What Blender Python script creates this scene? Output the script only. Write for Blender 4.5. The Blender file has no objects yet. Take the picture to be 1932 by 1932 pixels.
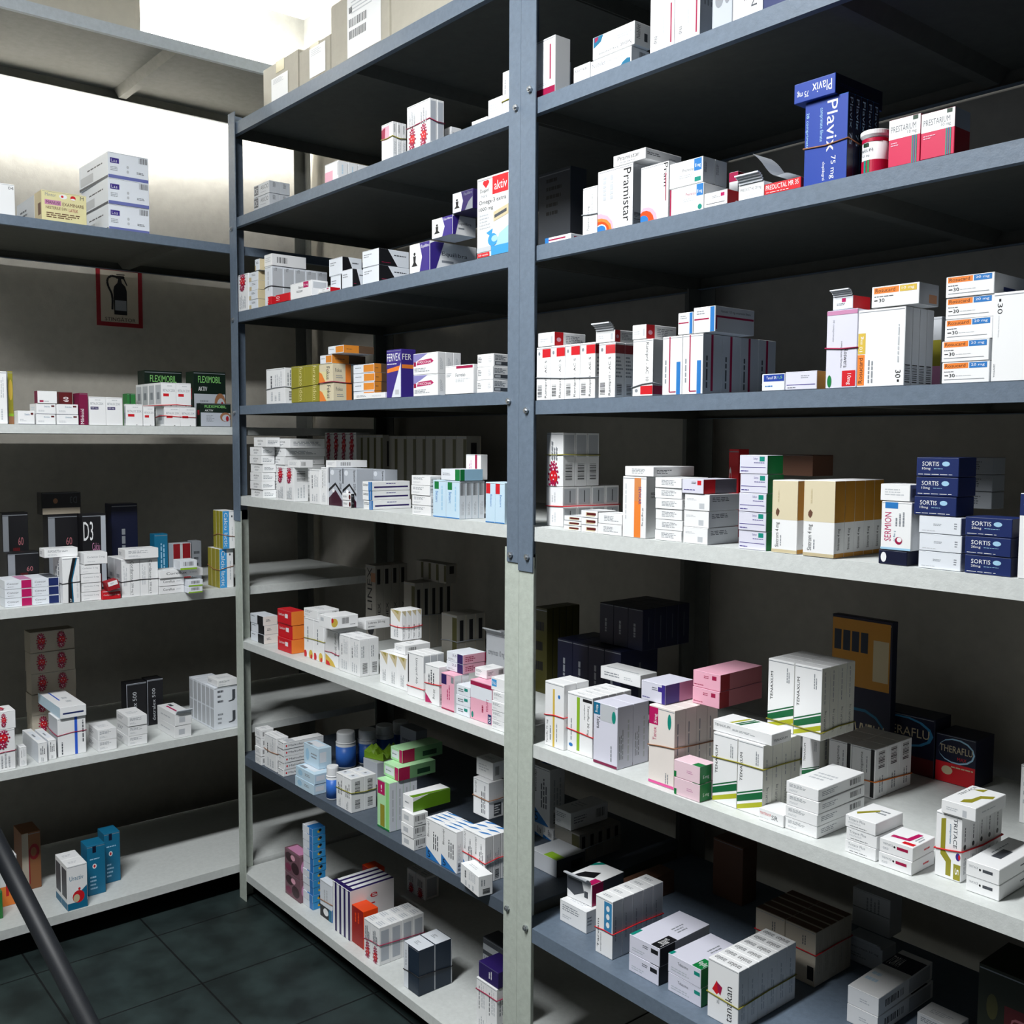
import bpy, bmesh, math, random
from mathutils import Vector, Matrix
D = bpy.data; SC = bpy.context.scene; COL = SC.collection
R = math.radians
# ---------------------------------------------------------------- camera
cam = D.cameras.new('camera'); cam.sensor_width = 36; cam.lens = 35.283; cam.clip_start = .02
camo = D.objects.new('camera', cam); COL.objects.link(camo); SC.camera = camo
yaw, pitch, roll = -.87723, -.071247, .0053985
fw = Vector((math.sin(yaw)*math.cos(pitch), math.cos(yaw)*math.cos(pitch), math.sin(pitch)))
rt = Vector((math.cos(yaw), -math.sin(yaw), 0)); up = rt.cross(fw)
r2 = rt*math.cos(roll)+up*math.sin(roll); u2 = -rt*math.sin(roll)+up*math.cos(roll)
m = Matrix((r2, u2, -fw)).transposed().to_4x4(); m.translation = (0, 0, 1.45); camo.matrix_world = m
# ---------------------------------------------------------------- world, lights, exposure
w = D.worlds.new('world'); SC.world = w; w.use_nodes = True
w.node_tree.nodes['Background'].inputs[0].default_value = (.9, .95, 1, 1)
w.node_tree.nodes['Background'].inputs[1].default_value = .3
SC.view_settings.view_transform = 'Standard'; SC.view_settings.look = 'None'
SC.view_settings.gamma = 1; SC.view_settings.use_curve_mapping = False
SC.view_settings.exposure = 0.25
def area(name, loc, rot, sx, sy, power, col=(1, 1, 1)):
    l = D.lights.new(name, 'AREA'); l.shape = 'RECTANGLE'; l.size = sx; l.size_y = sy; l.energy = power; l.color = col
    o = D.objects.new(name, l); COL.objects.link(o); o.location = loc; o.rotation_euler = rot; return o
area('aisle_lamp_light', (-1.3, -.2, 2.93), (0, 0, 0), .16, 1.3, 86, (.97, .99, 1))
area('side_wall_lamp_light', (-3.36, .95, 2.95), (0, R(12), 0), .14, 1.3, 95, (1, 1, .98))
# ---------------------------------------------------------------- helpers
def lin(h):
    v = [int(h[i:i+2], 16)/255 for i in (0, 2, 4)]
    return [c/12.92 if c <= .04045 else ((c+.055)/1.055)**2.4 for c in v]+[1]
def mat(name, hexc, rough=.55, metal=0, noise=0, scale=60, bump=0, spec=.4, emit=0):
    m = D.materials.new(name); m.use_nodes = True; nt = m.node_tree; b = nt.nodes['Principled BSDF']
    c = lin(hexc); b.inputs['Base Color'].default_value = c; b.inputs['Roughness'].default_value = rough
    b.inputs['Metallic'].default_value = metal; b.inputs['Specular IOR Level'].default_value = spec
    if emit: b.inputs['Emission Color'].default_value = c; b.inputs['Emission Strength'].default_value = emit
    if noise or bump:
        tc = nt.nodes.new('ShaderNodeTexCoord'); n = nt.nodes.new('ShaderNodeTexNoise'); n.inputs['Scale'].default_value = scale
        n.inputs['Detail'].default_value = 6; n.inputs['Roughness'].default_value = .65
        nt.links.new(tc.outputs['Object'], n.inputs['Vector'])
        if noise:
            r = nt.nodes.new('ShaderNodeValToRGB'); nt.links.new(n.outputs['Fac'], r.inputs[0])
            r.color_ramp.elements[0].position = .3; r.color_ramp.elements[1].position = .7
            r.color_ramp.elements[0].color = [x*(1-noise) for x in c[:3]]+[1]
            r.color_ramp.elements[1].color = [min(1, x*(1+noise)) for x in c[:3]]+[1]
            nt.links.new(r.outputs[0], b.inputs['Base Color'])
        if bump:
            u = nt.nodes.new('ShaderNodeBump'); u.inputs['Strength'].default_value = bump; u.inputs['Distance'].default_value = .004
            nt.links.new(n.outputs['Fac'], u.inputs['Height']); nt.links.new(u.outputs[0], b.inputs['Normal'])
    return m
PAL = dict(W='f2f3f4', WB='e6ebf2', WL='dcdcea', K='17171b', N='1a2a60', B='2a78c0', LB='a4cfea', PB='c9e2f2', R='d01a26', M='a01546', MG='b8145e',
  G='0f7a3c', LG='8ed87c', LI='8db92c', O='ef8535', GD='c58a2c', Y='d8b84a', OL='958f2a', P='3c2c86', PK='eeb0c4', PP='c98ab0', GR='8a8f96', LGR='c2c6cb',
  DG='4a4e55', BG='cdbf9b', BG2='ddd2b4', T='156d92', BN='9a6a4a', DB='0e1430', DN='1c2b3c', RD='8a1420', OR='f04a10', DR='5a1418', SV='b9bfc8', DP='2a1a5c', TL='0f8a7a',
  BR='6b4a3a', DGN='173a26', CT='b9b0a0', CT2='a79d8c', PY='e2d89c', FL='7a5560', FLD='3a2028', CLR='dfe4e8')
MATS = {}
def M(k):
    if k not in MATS: MATS[k] = mat('print_'+k.lower(), PAL[k], .45 if k not in ('CT', 'CT2') else .8)
    return MATS[k]
def link(name, me, parent=None):
    o = D.objects.new(name, me); COL.objects.link(o)
    if parent: o.parent = parent
    return o
def thing(name, label, cat, loc=(0, 0, 0), rz=0, group=None):
    o = link(name, None); o.location = loc; o.rotation_euler = (0, 0, rz); tag(o, label, cat, group); return o
def tag(o, label, cat, group=None, kind=None):
    o['label'] = label; o['category'] = cat
    if group: o['group'] = group
    if kind: o['kind'] = kind
class MB:
    def __init__(s): s.v = []; s.f = []; s.mi = []; s.mats = []
    def mat(s, m):
        if m not in s.mats: s.mats.append(m)
        return s.mats.index(m)
    def poly(s, pts, m):
        n = len(s.v); s.v += [tuple(p) for p in pts]; s.f.append(tuple(range(n, n+len(pts)))); s.mi.append(s.mat(m))
    def box(s, x0, x1, y0, y1, z0, z1, m, tf=None):
        c = [Vector((x, y, z)) for z in (z0, z1) for y in (y0, y1) for x in (x0, x1)]
        if tf: c = [tf @ p for p in c]
        n = len(s.v); s.v += [tuple(p) for p in c]; k = s.mat(m)
        for f in ((0, 2, 3, 1), (4, 5, 7, 6), (0, 1, 5, 4), (1, 3, 7, 5), (3, 2, 6, 7), (2, 0, 4, 6)):
            s.f.append(tuple(n+i for i in f)); s.mi.append(k)
    def tube(s, pts, r, m, n=8, closed=False):
        pts = [Vector(p) for p in pts]; L = len(pts); k = s.mat(m); base = len(s.v)
        for i, p in enumerate(pts):
            a = pts[(i-1) % L] if (closed or i) else p; b = pts[(i+1) % L] if (closed or i < L-1) else p
            t = (b-a).normalized(); q = t.cross(Vector((0, 0, 1)))
            if q.length < .05: q = t.cross(Vector((1, 0, 0)))
            q.normalize(); u = t.cross(q)
            for j in range(n):
                g = 2*math.pi*j/n; s.v.append(tuple(p+(q*math.cos(g)+u*math.sin(g))*r))
        for i in range(L if closed else L-1):
            for j in range(n):
                a = base+i*n; b = base+((i+1) % L)*n
                s.f.append((a+j, a+(j+1) % n, b+(j+1) % n, b+j)); s.mi.append(k)
        if not closed:
            s.f.append(tuple(base+j for j in range(n))); s.mi.append(k)
            s.f.append(tuple(base+(L-1)*n+j for j in reversed(range(n)))); s.mi.append(k)
    def lathe(s, prof, m, n=28, c=(0, 0)):
        base = len(s.v); k = s.mat(m)
        for r, z in prof:
            for j in range(n):
                g = 2*math.pi*j/n; s.v.append((c[0]+r*math.cos(g), c[1]+r*math.sin(g), z))
        for i in range(len(prof)-1):
            for j in range(n):
                a = base+i*n; b = a+n; s.f.append((a+j, a+(j+1) % n, b+(j+1) % n, b+j)); s.mi.append(k)
        s.f.append(tuple(base+j for j in reversed(range(n)))); s.mi.append(k)
        s.f.append(tuple(base+(len(prof)-1)*n+j for j in range(n))); s.mi.append(k)
    def mesh(s, name):
        me = D.meshes.new(name); me.from_pydata(s.v, [], s.f)
        for m in s.mats: me.materials.append(m)
        me.polygons.foreach_set('material_index', s.mi); me.update(); return me
    def build(s, name, parent=None, bevel=0, smooth=False):
        me = s.mesh(name)
        if bevel:
            bm = bmesh.new(); bm.from_mesh(me); bmesh.ops.remove_doubles(bm, verts=bm.verts, dist=1e-6)
            bmesh.ops.bevel(bm, geom=bm.edges[:], offset=bevel, segments=2, affect='EDGES', clamp_overlap=True); bm.to_mesh(me); bm.free()
        if smooth:
            for p in me.polygons: p.use_smooth = True
        return link(name, me, parent)
# lettering: font outlines turned into triangles, cached
FC = {}
def glyphs(t):
    if t not in FC:
        c = D.curves.new('t', 'FONT'); c.body = t; c.resolution_u = 2; o = D.objects.new('t', c)
        me = D.meshes.new_from_object(o); vs = [v.co.copy() for v in me.vertices]; fs = [tuple(p.vertices) for p in me.polygons]
        D.objects.remove(o); D.curves.remove(c); D.meshes.remove(me)
        if not vs: vs = [Vector((0, 0, 0))]
        x0, x1 = min(v.x for v in vs), max(v.x for v in vs); y0, y1 = min(v.y for v in vs), max(v.y for v in vs)
        FC[t] = ([((v.x-x0)/max(x1-x0, .01), (v.y-y0)/max(y1-y0, .01)) for v in vs], fs)
    return FC[t]
def put_text(mb, t, fn, u0, v0, u1, v1, rot, m):
    vs, fs = glyphs(t); n = len(mb.v); k = mb.mat(m)
    for a, b in vs:
        if rot == 90: a, b = 1-b, a
        elif rot == -90: a, b = b, 1-a
        elif rot == 180: a, b = 1-a, 1-b
        mb.v.append(tuple(fn(u0+(u1-u0)*a, v0+(v1-v0)*b)))
    for f in fs: mb.f.append(tuple(n+i for i in f)); mb.mi.append(k)
def gear(u, v, r, a=1.0, c='M'):   # a flower of red petals with a white heart, three in a cluster; r is in u, a the aspect v/u
    out = []
    for (du, dv, s) in ((-.1, 1.25, .62), (0, .1, .9), (-.15, -1.1, .6)):
        for k in range(9):
            g = 2*math.pi*k/9
            out.append(('O', u+du*r+r*s*1.15*math.cos(g), v+(dv*r+r*s*1.15*math.sin(g))*a, r*.17, r*.17*a, c))
        out.append(('O', u+du*r, v+dv*r*a, r*s*.9, r*s*.9*a, 'R' if s > .7 else c))
        for k in range(3): out.append(('O', u+du*r+r*s*.4*math.cos(2.1*k+.5), v+(dv*r+r*s*.4*math.sin(2.1*k+.5))*a, r*.13, r*.13*a, 'W' if k else 'PK'))
    return out
def F(f, *ops): return [(f,)+tuple(o) for o in ops]
Rr, X, L, Bc, Pg, Ov = 'R', 'X', 'L', 'B', 'P', 'O'
# op formats on face F/S/W/T: R u0 v0 u1 v1 col | X text u0 v0 u1 v1 rot col | L u0 v0 u1 v1 n col vertical | B u0 v0 u1 v1 vertical | P pts col | O u v ru rv col
gl = lambda f, *a: F(f, (L,)+a)
STY = {
 'wflat': ('W', F('F', (L, .1, .55, .75, .85, 3, 'GR', 0), (L, .1, .2, .5, .38, 2, 'LGR', 0)), F('S', (L, .08, .3, .45, .75, 3, 'GR', 0), (Bc, .68, .3, .92, .8, 0)), F('W', (L, .1, .3, .6, .7, 3, 'GR', 0)), F('T', (L, .2, .3, .8, .6, 3, 'LGR', 0))),
 'wsm': ('W', F('F', (L, .15, .3, .85, .75, 3, 'LGR', 0)), F('S', (Bc, .15, .25, .45, .75, 0)), F('W', (L, .2, .3, .7, .7, 2, 'GR', 0)), F('T', (L, .2, .3, .8, .6, 2, 'LGR', 0))),
 'wsm2': ('W', F('F', (X, 'alcina', .3, .55, .72, .78, 0, 'DG'), (L, .35, .2, .65, .42, 2, 'GR', 0)), F('S', (L, .1, .25, .9, .7, 3, 'GR', 0))),
 'wx': ('W', F('F', (L, .25, .25, .85, .8, 4, 'GR', 0)), F('S', (L, .08, .25, .5, .7, 3, 'DG', 0)), F('T', (L, .2, .3, .8, .6, 2, 'LGR', 0))),
 'wlong': ('W', F('F', (L, .1, .3, .5, .7, 2, 'GR', 0), (L, .6, .3, .9, .6, 2, 'LGR', 0)), F('T', (Rr, .1, .1, .9, .2, 'LGR'))),
 'wtall': ('W', F('F', (L, .2, .45, .35, .95, 1, 'DG', 1), (L, .45, .5, .85, .95, 4, 'LGR', 1), (L, .2, .08, .8, .35, 3, 'LGR', 1)), F('S', (L, .15, .5, .5, .95, 2, 'GR', 1), (Bc, .3, .08, .8, .35, 1)), F('W', (L, .2, .4, .6, .9, 2, 'GR', 1)), F('T', (L, .2, .3, .8, .6, 2, 'LGR', 0))),
 'wtxt': ('W', F('F', (X, 'Ksomeac', .08, .62, .85, .82, 0, 'DG'), (L, .1, .3, .6, .5, 2, 'LGR', 0))),
 'wgrey': ('W', F('F', (L, .1, .6, .5, .75, 2, 'LGR', 0), (Rr, .6, .12, .8, .45, 'LGR')), F('S', (Rr, 0, 0, 1, 1, 'LGR'), (L, .1, .55, .9, .85, 3, 'DG', 0))),
 'wqr': ('WB', F('F', (L, .35, .45, .6, .6, 2, 'GR', 0), (L, .84, .3, .92, .7, 3, 'GR', 0), (L, .08, .12, .5, .2, 1, 'LGR', 0)), F('S', (Rr, .05, .1, .95, .9, 'LGR'))),
 'grey': ('GR',), 'greyb': ('LGR', F('W', (L, .2, .4, .8, .7, 2, 'DG', 0))), 'drk': ('DG', F('F', (L, .25, .55, .75, .95, 5, 'K', 0))), 'drkgrey': ('GR', F('F', (L, .15, .25, .85, .8, 4, 'DG', 0))),
 'silver': ('SV', F('F', (Ov, .35, .35, .2, .1, 'GR'), (Ov, .75, .35, .12, .08, 'GR'))),
 'redfoot': ('W', F('F', (Rr, 0, 0, 1, .07, 'P'), (Rr, 0, .07, 1, .18, 'M'), (Rr, .74, .3, .8, .88, 'M'), (L, .2, .22, .7, .28, 2, 'LGR', 0)), F('T', (Rr, 0, 0, 1, 1, 'N'))),
 'redline': ('W', F('F', (Rr, .84, .05, .9, .55, 'M'), (Rr, 0, .82, .9, .85, 'M'), (X, 'drea', .15, .1, .3, .2, 90, 'DG'), (L, .5, .2, .6, .5, 1, 'LGR', 1)), F('S', (Rr, 0, 0, 1, 1, 'SV'), (L, .2, .4, .8, .9, 3, 'GR', 1))),
 'indon': ('W', F('F', (X, 'INDON', .62, .1, .82, .9, -90, 'DG'), (X, '8 mg', .38, .2, .5, .55, -90, 'DG'), (Ov, .2, .5, .08, .06, 'K'))),
 'noli': ('N', F('F', (Ov, .25, .6, .16, .2, 'W'), (X, 'Noliprel', .45, .5, .98, .75, 0, 'W'), (L, .3, .2, .9, .3, 1, 'LGR', 0))),
 'nebi': ('W', F('F', (X, 'Nebilet', .04, .5, .38, .78, 0, 'GR'), (X, '5 mg comprimate', .42, .5, .8, .7, 0, 'GR'), (L, .05, .2, .5, .3, 1, 'LGR', 0), (Pg, [(.75, .02), (.98, .02), (.98, .3), (.9, .35), (.8, .2)], 'T')), F('S', (Bc, .45, .25, .8, .8, 0))),
 'nebiu': ('W', F('F', (X, 'Nebilet', .68, .1, .93, .28, 180, 'DG'), (X, '5 mg comprimate', .15, .12, .62, .24, 180, 'DG'), (Pg, [(.02, .98), (.26, .98), (.2, .7), (.02, .5)], 'T'), (Pg, [(.05, .95), (.14, .95), (.12, .8), (.05, .74)], 'M'), (L, .6, .5, .95, .7, 2, 'LGR', 0)), F('S', (X, 'Nebilet', .12, .3, .35, .9, 90, 'DG'), (Rr, .6, .25, .8, .6, 'DG'))),
 'flatred': ('W', F('F', (Rr, .1, .4, .8, .65, 'M'), (Rr, 0, 0, .15, 1, 'B')), F('S', (Rr, .2, .3, .7, .6, 'M'))),
 'pep': ('W', F('F', (X, 'Pepsane 20 mg', .3, .08, .5, .6, 90, 'DG'), (X, 'comprimate filmate', .6, .15, .72, .85, 90, 'GR'))),
 'prami': ('W', F('F', (Ov, .0, .0, .48, .3, 'PK'), (Ov, .04, .0, .38, .22, 'O'), (Ov, .05, .0, .3, .17, 'OR'), (Ov, .1, .02, .17, .1, 'W'), (Ov, .1, .01, .15, .09, 'B'), (X, 'Pramistar', .74, .08, .95, .94, -90, 'K'), (L, .1, .5, .5, .92, 2, 'LGR', 1)), F('S', (Rr, 0, 0, 1, 1, 'LGR'), (Bc, .1, .03, .8, .22, 1))),
 'prami2': ('W', F('F', (Ov, .2, .0, .42, .26, 'PK'), (Ov, .16, .0, .34, .2, 'OR'), (Ov, .1, .02, .2, .1, 'B'), (X, 'Pram', .84, .56, .98, .98, -90, 'K'), (Rr, .9, .3, .93, .8, 'M'))),
 'pramif': ('W', F('F', (X, 'Pramistar', .14, .42, .82, .82, 0, 'K'), (L, .2, .15, .75, .28, 1, 'GR', 0)), F('S', (L, .05, .4, .6, .7, 2, 'DG', 0), (L, .65, .4, .95, .55, 1, 'GR', 0))),
 'pren': ('W', F('F', (Rr, 0, 0, .05, 1, 'M'), (X, 'Prenessa', .48, .62, .78, .74, 0, 'M'), (L, .4, .4, .8, .55, 2, 'LGR', 0), (Rr, .8, .55, .99, .98, 'B'), (X, '8 mg', .82, .62, .96, .78, 0, 'W'), (Ov, .9, .14, .06, .1, 'TL'))),
 'pren2': ('W', F('F', (X, 'Prenessa', .4, .55, .72, .68, 0, 'DG'), (Rr, .74, .5, .96, .97, 'B'), (X, '8 mg', .77, .6, .93, .78, 0, 'W'), (Rr, .76, .08, .94, .25, 'TL'), (L, .3, .3, .7, .45, 2, 'LGR', 0)), F('S', (Rr, 0, 0, 1, 1, 'LGR'), (L, .1, .4, .3, .9, 2, 'DG', 1))),
 'redend': ('W', F('F', (Rr, .72, .6, .88, .85, 'MG'), (L, .35, .55, .7, .75, 2, 'GR', 0), (Rr, .1, .2, .9, .24, 'DG')), F('S', (Rr, 0, 0, 1, 1, 'R'), (Ov, .6, .25, .1, .1, 'W'))),
 'redtop': ('W', F('F', (Rr, 0, .8, 1, 1, 'M')), F('S', (Rr, 0, 0, 1, 1, 'GR'), (Rr, 0, .8, 1, 1, 'RD'))),
 'predw': ('W', F('F', (X, 'PREDUCTAL 20 mg', .08, .5, .9, .75, 0, 'DG'), (L, .3, .15, .75, .3, 2, 'LGR', 0))),
 'predr': ('R', F('F', (X, 'PREDUCTAL MR 35', .04, .4, .94, .85, 0, 'W'), (L, .05, .12, .7, .22, 1, 'W', 0)), F('T', (Rr, 0, 0, 1, 1, 'W'))),
 'plav': ('B', F('F', (Rr, 0, 0, 1, 1, 'N'), (Rr, 0, 0, 1, 1, 'DNB'), (X, 'Plavix', .52, .36, .76, .96, -90, 'W'), (X, '75 mg', .6, .03, .74, .3, -90, 'W'), (X, 'clopidogrel', .42, .03, .5, .25, -90, 'W'), (X, 'comprimate filmate', .34, .5, .44, .9, -90, 'LB'), (X, '28 comprimate', .02, .45, .1, .88, -90, 'LB')), F('S', (Rr, 0, 0, 1, 1, 'DB'), (X, 'Plavix 75', .3, .4, .75, .95, -90, 'LB')), F('T', (Rr, 0, 0, 1, 1, 'N'))),
 'plavf': ('DNB', F('F', (X, 'Plavix', .45, .25, .92, .78, 180, 'W'), (X, '75 mg', .08, .22, .36, .6, 180, 'W')), F('S', (Rr, 0, 0, 1, 1, 'DB'), (L, .1, .4, .7, .6, 2, 'N', 0))),
 'pres': ('MG2', F('F', (Rr, 0, .58, 1, 1, 'W'), (X, 'PRESTARIUM', .07, .72, .86, .85, 0, 'DG'), (X, '10 mg', .6, .62, .88, .71, 0, 'DG'), (Rr, .76, .9, .92, .99, 'DGN'), (Rr, .74, 0, .78, .58, 'TL'), (Rr, .8, 0, .84, .58, 'T'), (Rr, .86, 0, .9, .58, 'TL'), (L, .08, .42, .45, .52, 2, 'PK', 0)), F('S', (Rr, 0, .58, 1, 1, 'GR'), (Rr, 0, 0, 1, .58, 'RD'))),
 'rami': ('W', F('F', (Rr, .42, .8, 1, .96, 'R'), (Ov, .2, .88, .07, .035, 'GR'), (X, 'Ramipril - AC 5', .6, .04, .78, .74, 90, 'K'), (Bc, .1, .06, .4, .28, 1)), F('S', (Rr, 0, .8, 1, .96, 'RD'), (L, .1, .35, .9, .76, 6, 'GR', 0), (Bc, .2, .05, .7, .25, 1)), F('T', (L, .2, .3, .8, .6, 2, 'LGR', 0))),
 'ramid': ('W', F('F', (X, 'Ramipril - AC 10', .62, .26, .8, .94, -90, 'K'), (Rr, .4, .03, 1, .18, 'R'), (Ov, .2, .1, .08, .03, 'GR')), F('S', (Rr, 0, 0, 1, 1, 'LGR'), (Rr, 0, .03, 1, .18, 'M'))),
 'redflat': ('W', F('F', (Rr, .78, .2, .9, .7, 'LGR'), (L, .15, .3, .6, .6, 2, 'LGR', 0)), F('S', (Rr, .0, 0, .28, 1, 'R'), (Ov, .14, .45, .07, .16, 'PK'), (L, .36, .2, .92, .8, 5, 'GR', 0))),
 'bmar': ('W', F('F', (Rr, .34, .05, .4, 1, 'M'), (Rr, .72, 0, .92, .56, 'B'), (L, .1, .2, .25, .8, 1, 'GR', 1), (Rr, .36, .04, .7, .06, 'M')), F('S', (Rr, 0, 0, 1, 1, 'LGR'), (Rr, .42, .05, .54, 1, 'M'), (L, .12, .1, .3, .9, 1, 'DG', 1))),
 'bmarf': ('W', F('F', (Rr, .04, .5, .72, .56, 'M'), (Rr, .78, .02, .97, .98, 'B'), (L, .15, .7, .7, .88, 2, 'GR', 0)), F('S', (Rr, 0, 0, 1, 1, 'LGR'), (Rr, .02, .56, .98, .64, 'M'), (X, 'Ramuzet 120 mg comprimate filmate', .15, .74, .9, .86, 0, 'DG'), (Rr, .02, .1, .05, .62, 'M'))),
 'tens': ('WB', F('F', (Rr, .08, .55, .98, .95, 'DNB'), (X, 'Tensif SR', .2, .68, .65, .85, 0, 'W'), (X, '1,5', .7, .68, .9, .85, 0, 'LG'), (L, .15, .2, .6, .35, 1, 'B', 0))),
 'ororg': ('WL', F('F', (L, .5, .6, .88, .8, 2, 'GR', 0), (Rr, .05, .25, .95, .29, 'P'), (L, .08, .08, .55, .16, 1, 'DG', 0)), F('S', (Rr, 0, 0, 1, 1, 'GD'))),
 'rosw': ('WL', F('F', (X, 'Roswera', .58, .26, .72, .5, -90, 'K'), (X, 'comprimate filmate', .46, .26, .54, .6, -90, 'DG'), (X, '30 comprimate', .18, .6, .26, .88, -90, 'GR'), (Rr, .54, .02, .97, .22, 'R'), (X, '10mg', .68, .04, .84, .18, -90, 'W'), (Ov, .13, .09, .07, .08, 'G'), (Rr, 0, .94, 1, 1, 'PP'))),
 'rosu': ('W', F('F', (Rr, .0, .02, .16, .42, 'O'), (X, 'Rosucard', .03, .05, .12, .38, 90, 'K'), (Rr, .01, .43, .17, .7, 'Y'), (X, '10 mg', .04, .46, .13, .66, 90, 'W'), (L, .22, .05, .36, .4, 2, 'GR', 1), (X, '30', .82, .1, .93, .2, -90, 'K'), (Rr, .86, .05, .9, .08, 'K'), (L, .84, .3, .9, .8, 1, 'LGR', 1)), F('S', (Rr, 0, 0, 1, 1, 'LGR'), (Bc, .1, .04, .8, .28, 1))),
 'ros20': ('W', F('F', (Rr, .04, .7, .56, .96, 'O'), (X, 'Rosucard', .07, .76, .5, .92, 0, 'K'), (Rr, .58, .7, .95, .96, 'B'), (X, '20 mg', .62, .76, .9, .91, 0, 'W'), (L, .05, .52, .4, .6, 1, 'DG', 0), (Rr, .06, .36, .14, .4, 'K'), (X, '30', .16, .3, .28, .46, 0, 'K'), (L, .3, .34, .65, .38, 1, 'LGR', 0), (Rr, .05, .18, .9, .2, 'GR')), F('S', (Rr, 0, 0, 1, 1, 'LGR'), (Rr, .3, .2, .7, .4, 'N'))),
 'ros10': ('W', F('F', (Rr, .05, .66, .58, .94, 'O'), (X, 'Rosucard', .08, .72, .5, .9, 0, 'K'), (Rr, .6, .66, .95, .94, 'Y'), (X, '10 mg', .64, .72, .9, .88, 0, 'W'), (L, .06, .48, .5, .56, 1, 'DG', 0), (X, '30', .16, .26, .28, .42, 0, 'K'), (Rr, .06, .32, .13, .36, 'K')), F('S', (Rr, 0, 0, 1, 1, 'GR'), (Rr, .5, .1, .9, .5, 'BN'))),
 'ros30': ('W', F('F', (X, '30', .1, .76, .22, .88, -90, 'K'), (Rr, .13, .9, .18, .93, 'K'), (X, 'comprimate filmate', .12, .5, .16, .74, -90, 'LGR'), (X, 'ZENTIVA', .05, .05, .09, .2, -90, 'GR'))),
 'opn': ('WB', F('F', (Rr, .45, .55, .65, .85, 'MG'), (L, .2, .3, .7, .5, 2, 'DG', 0)), F('S', (Rr, 0, 0, 1, 1, 'R'))),
 'yelpk': ('LGR', F('F', (Rr, 0, 0, 1, .32, 'PP'), (Rr, 0, .32, 1, .68, 'OL'))),
 'plainlr': ('W', F('F', (L, .3, .2, .6, .8, 2, 'LGR', 1)), F('S', (Rr, .1, .1, .9, .9, 'LGR'), (Rr, .48, .2, .54, .8, 'DG')), F('T', (L, .2, .3, .8, .6, 2, 'LGR', 0))),
 'gearS': ('W', F('F', *gear(.45, .16, .3, .5)), F('F', (L, .3, .5, .7, .9, 3, 'GR', 1)), F('S', (Rr, .1, .55, .9, .96, 'LGR'), (Bc, .2, .12, .75, .42, 1))),
 'gearF': ('W', F('F', *gear(.5, .2, .28, .5)), F('F', (L, .2, .5, .8, .9, 3, 'LGR', 1)), F('S', (Rr, .15, .05, .85, .95, 'SV'))),
 'gearT': ('W', F('F', *gear(.5, .78, .26, .5)), F('F', (L, .2, .08, .8, .5, 4, 'LGR', 1)), F('S', (Bc, .2, .6, .8, .9, 1), (L, .2, .1, .8, .5, 3, 'LGR', 1))),
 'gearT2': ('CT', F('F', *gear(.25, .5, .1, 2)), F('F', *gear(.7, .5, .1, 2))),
 'gearB': ('W', F('F', *gear(.5, .16, .28, .5)), F('F', (L, .2, .5, .8, .9, 3, 'GR', 1)), F('S', (Rr, .15, .1, .85, .9, 'SV')), F('T', (L, .15, .2, .85, .8, 3, 'SV', 0))),
 'gearw': ('W', F('F', (Rr, .05, .55, .7, .92, 'PK'), (Pg, [(.0, .6), (.3, .55), (.35, .9), (.0, .85)], 'M')), F('S', (L, .2, .7, .6, .95, 2, 'DG', 1), (L, .2, .1, .8, .5, 2, 'LGR', 1))),
 'gearl': ('W', F('F', *gear(.5, .5, .12, 1.6)), F('T', *gear(.5, .5, .14, 1.2))),
 'brn': ('W', F('F', (Rr, .3, .2, .85, .75, 'BG'), (Rr, .35, .35, .9, .7, 'DR')), F('T', (Rr, 0, 0, 1, .3, 'LGR'))),
 'sevi': ('W', F('F', (Rr, .5, .0, .78, .98, 'O'), (Rr, .5, .6, .78, .98, 'BN2'), (X, 'SEVIKAR', .68, .55, .8, .84, -90, 'P'), (X, '40 mg/10 mg', .82, .2, .9, .5, -90, 'DG'), (L, .1, .3, .18, .9, 1, 'LGR', 1)), F('S', (L, .3, .65, .7, .75, 4, 'K', 0))),
 'labred': ('WL', F('F', (Rr, .72, .6, .9, .92, 'R'), (L, .45, .65, .7, .85, 2, 'DG', 0), (L, .1, .2, .7, .32, 1, 'P', 0)), F('S', (Rr, 0, 0, .35, 1, 'R'), (Rr, .35, 0, 1, 1, 'DGR2'))),
 'labg': ('WL', F('F', (X, 'Sabys', .5, .74, .66, .88, 0, 'P'), (Rr, .72, .68, .9, .93, 'TL'), (L, .52, .56, .9, .64, 1, 'P', 0), (Rr, .04, .34, .94, .37, 'P'), (L, .05, .1, .5, .2, 1, 'P', 0)), F('S', (Rr, 0, 0, 1, 1, 'G'))),
 'sint': ('W', F('F', (Rr, 0, .46, 1, 1, 'BG2'), (Rr, 0, 0, 1, .05, 'BG'), (X, 'Sintrom 4 mg', .14, .08, .32, .42, 90, 'K'), (L, .32, .1, .4, .3, 1, 'GR', 1), (Pg, [(.15, .54), (.22, .5), (.28, .54), (.3, .58), (.22, .62), (.16, .58)], 'BR'), (L, .2, .7, .3, .95, 1, 'BG', 1)), F('S', (Rr, 0, .46, 1, 1, 'GD'), (Rr, 0, 0, 1, .06, 'GD'), (X, 'Sintrom 4 mg', .3, .1, .6, .38, 90, 'K'))),
 'brown': ('BR',), 'navyp': ('DB', F('F', (Ov, .18, .5, .1, .36, 'W'))),
 'serm': ('W', F('F', (Rr, .12, .86, .55, .99, 'B'), (X, 'SERMION', .12, .18, .34, .78, 90, 'MG'), (X, '5 mg 30', .42, .18, .5, .4, -90, 'T'), (Ov, .6, .2, .12, .08, 'M'), (Ov, .62, .22, .08, .05, 'W'), (L, .45, .5, .8, .8, 3, 'GR', 1), (Rr, 0, 0, 1, .05, 'LB'))),
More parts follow.
